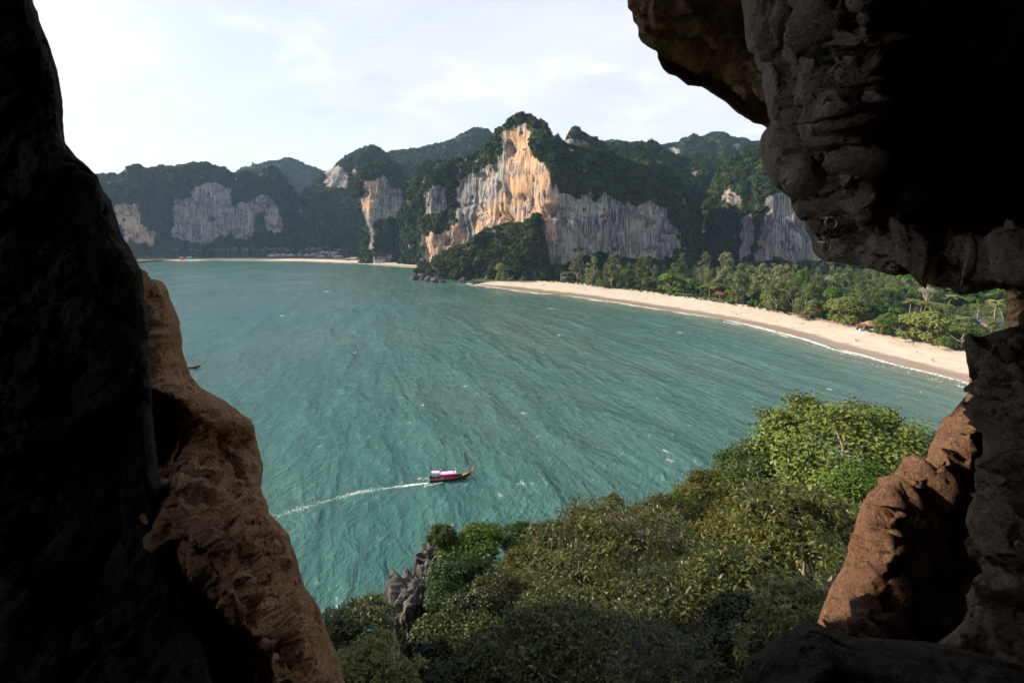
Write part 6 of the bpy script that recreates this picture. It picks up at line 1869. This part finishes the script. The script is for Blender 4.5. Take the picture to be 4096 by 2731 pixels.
P_(3621, 1368, 'sit', None, 'black', 'left of two sunbathers sitting right below the kayak', 0.3)
P_(3629, 1369, 'sit', None, 'orange', 'right of two sunbathers sitting right below the kayak', 0.6, skin=M_SKIN2)
P_(2869, 1241, 'walk', 'orange', 'orange', 'walker in orange below the red-roofed hut', 1.2)
P_(2935, 1248, 'sit', None, 'red', 'leftmost sitting sunbather in the middle of the beach', 0.4)
P_(2948, 1262, 'stand', 'black', 'black', 'dark-clothed person nearest the water in the middle of the beach', 2.0)
P_(2961, 1255, 'sit', None, 'black', 'person sitting beside a standing one in the middle of the beach', 0.1)
P_(2967, 1253, 'stand', None, 'pink', 'standing person of the seated group in the middle of the beach', 0.9)
P_(2990, 1257, 'stand', None, 'red', 'standing person right of the seated group', 5.0)
P_(2894, 1276, 'walk', None, 'black', 'person wading at the water edge below the red-roofed hut', 1.4)
P_(2959, 1286, 'walk', 'white', 'white', 'pale walker on wet sand below the seated group', 4.6, skin=M_SKIN2)
P_(3169, 1316, 'walk', 'white', 'blue', 'walker in white and blue on the wet sand edge', 1.5, skin=M_SKIN2)
P_(3207, 1294, 'sit', None, 'red', 'left person of the pair sitting on open sand below the green shelter', 0.2)
P_(3214, 1295, 'sit', None, 'black', 'right person of the pair sitting on open sand below the green shelter', 0.5)
P_(3157, 1266, 'sit', None, 'orange', 'person sitting close to the bamboo fence', 0.7)
P_(2965, 1236, 'stand', 'white', 'grey', 'person standing by the creeper at the top of the beach', 3.0)
P_(3315, 1307, 'sit', None, 'white', 'person sitting below the fence near the big yellow-green tree', 0.9, skin=M_SKIN2)
P_(1973, 1135, 'stand', 'white', 'white', 'person in white at the rocky start of the beach', 0.3)
P_(2044, 1140, 'sit', None, 'black', 'dark seated person below the lone lit tree', 0.2)
P_(2100, 1144, 'stand', 'black', 'navy', 'lone standing person in the first stretch of sand', 1.0)
P_(2127, 1151, 'walk', None, 'red', 'left of the pair walking near the water at the beach start', 1.5)
P_(2134, 1150, 'walk', None, 'black', 'right of the pair walking near the water at the beach start', 1.5)
P_(2168, 1145, 'walk', 'black', 'black', 'left of two dark figures on the sand below the villa', 1.1)
P_(2174, 1147, 'stand', 'navy', 'black', 'right of two dark figures on the sand below the villa', 4.1)
P_(2232, 1152, 'stand', None, 'pink', 'left of two bathers on the sand right of the villa', 0.4)
P_(2239, 1153, 'walk', None, 'orange', 'right of two bathers on the sand right of the villa', 1.3)
P_(1638, 1063, 'walk', 'black', 'black', 'left walker of a tiny pair on the far beach', 1.5)
P_(1642, 1062, 'walk', 'navy', 'black', 'right walker of a tiny pair on the far beach', 1.5)
P_(3682, 1582, 'stand', None, None, 'swimmer in the water above the tall airy tree', 1.0, z=-1.15, skin=M_SKIN2)
P_(3750, 1561, 'stand', None, None, 'farther swimmer between the whitecaps and the beach', 2.0, z=-1.25)
# helmsman of the longtail boat
hb = bpy.data.objects['longtail_boat']
e = empty('person', (bl[0] - 3.35 * math.cos(math.radians(13)), bl[1] - 3.35 * math.sin(math.radians(13)), 0.20), math.radians(90 + 13))
link('body', piece('stand', 0, M_SKIN), None, e); link('shirt', piece('stand', 1, CLOTH['blue']), None, e); link('shorts', piece('stand', 2, CLOTH['grey']), None, e); link('hair', piece('stand', 3, M_HAIR), None, e)
tag(e, 'helmsman in a blue shirt standing at the stern of the longtail boat', 'person')

# ------------------------------------------------------------------ climbing rings on the hanging rock
def rock_hit(px, py):
    dv = Vector(((px - CX) / FPX, 1.0, -(py - CY) / FPX)).normalized()
    o = bpy.data.objects['cave_hanging_rock']
    ok, loc, nrm, _ = o.ray_cast(Vector(cam.location), dv)
    return (np.array(loc), np.array(nrm)) if ok else (IMG(px, py, 3.9), np.array((0, -1, 0)))
def ring(label, px, py, rpx):
    loc, n = rock_hit(px, py)
    rad = rpx / FPX * loc[1]
    e = empty('climbing_ring', tuple(loc + np.array([-0.05, -0.09, 0])))
    pts = [(rad * math.cos(a) * 0.75, -rad * 0.45 * math.cos(a), rad * math.sin(a)) for a in np.linspace(0, 2 * math.pi, 25)]
    MB().tube(pts, rad * 0.13, 8, False).build('ring', M_STEEL, e, smooth=True)
    MB().tube([(0, 0.10, rad * 0.95), (0, -0.02, rad * 0.95)], rad * 0.16, 8).build('bolt', M_STEEL, e, smooth=True)
    tag(e, label, 'ring')
ring('upper steel climbing ring bolted to the hanging rock', 3320, 893, 22)
ring('lower steel climbing ring near the bottom of the hanging rock', 3303, 985, 17)

# ================================================================== sea haze: one closed box of even, thin air
def haze():
    mb = MB().box((0, 1900, 300), (9000, 4300, 610))
    t = NT('sea_haze')
    v = t.node('ShaderNodeVolumePrincipled')
    v.inputs['Color'].default_value = (0.42, 0.66, 1.0, 1)
    v.inputs['Density'].default_value = 0.000048
    v.inputs['Anisotropy'].default_value = 0.15
    t.l.new(v.outputs[0], t.out.inputs['Volume'])
    o = mb.build('haze', t.mat)
    tag(o, 'thin bluish sea haze over the bay and hills', kind='stuff')
haze()
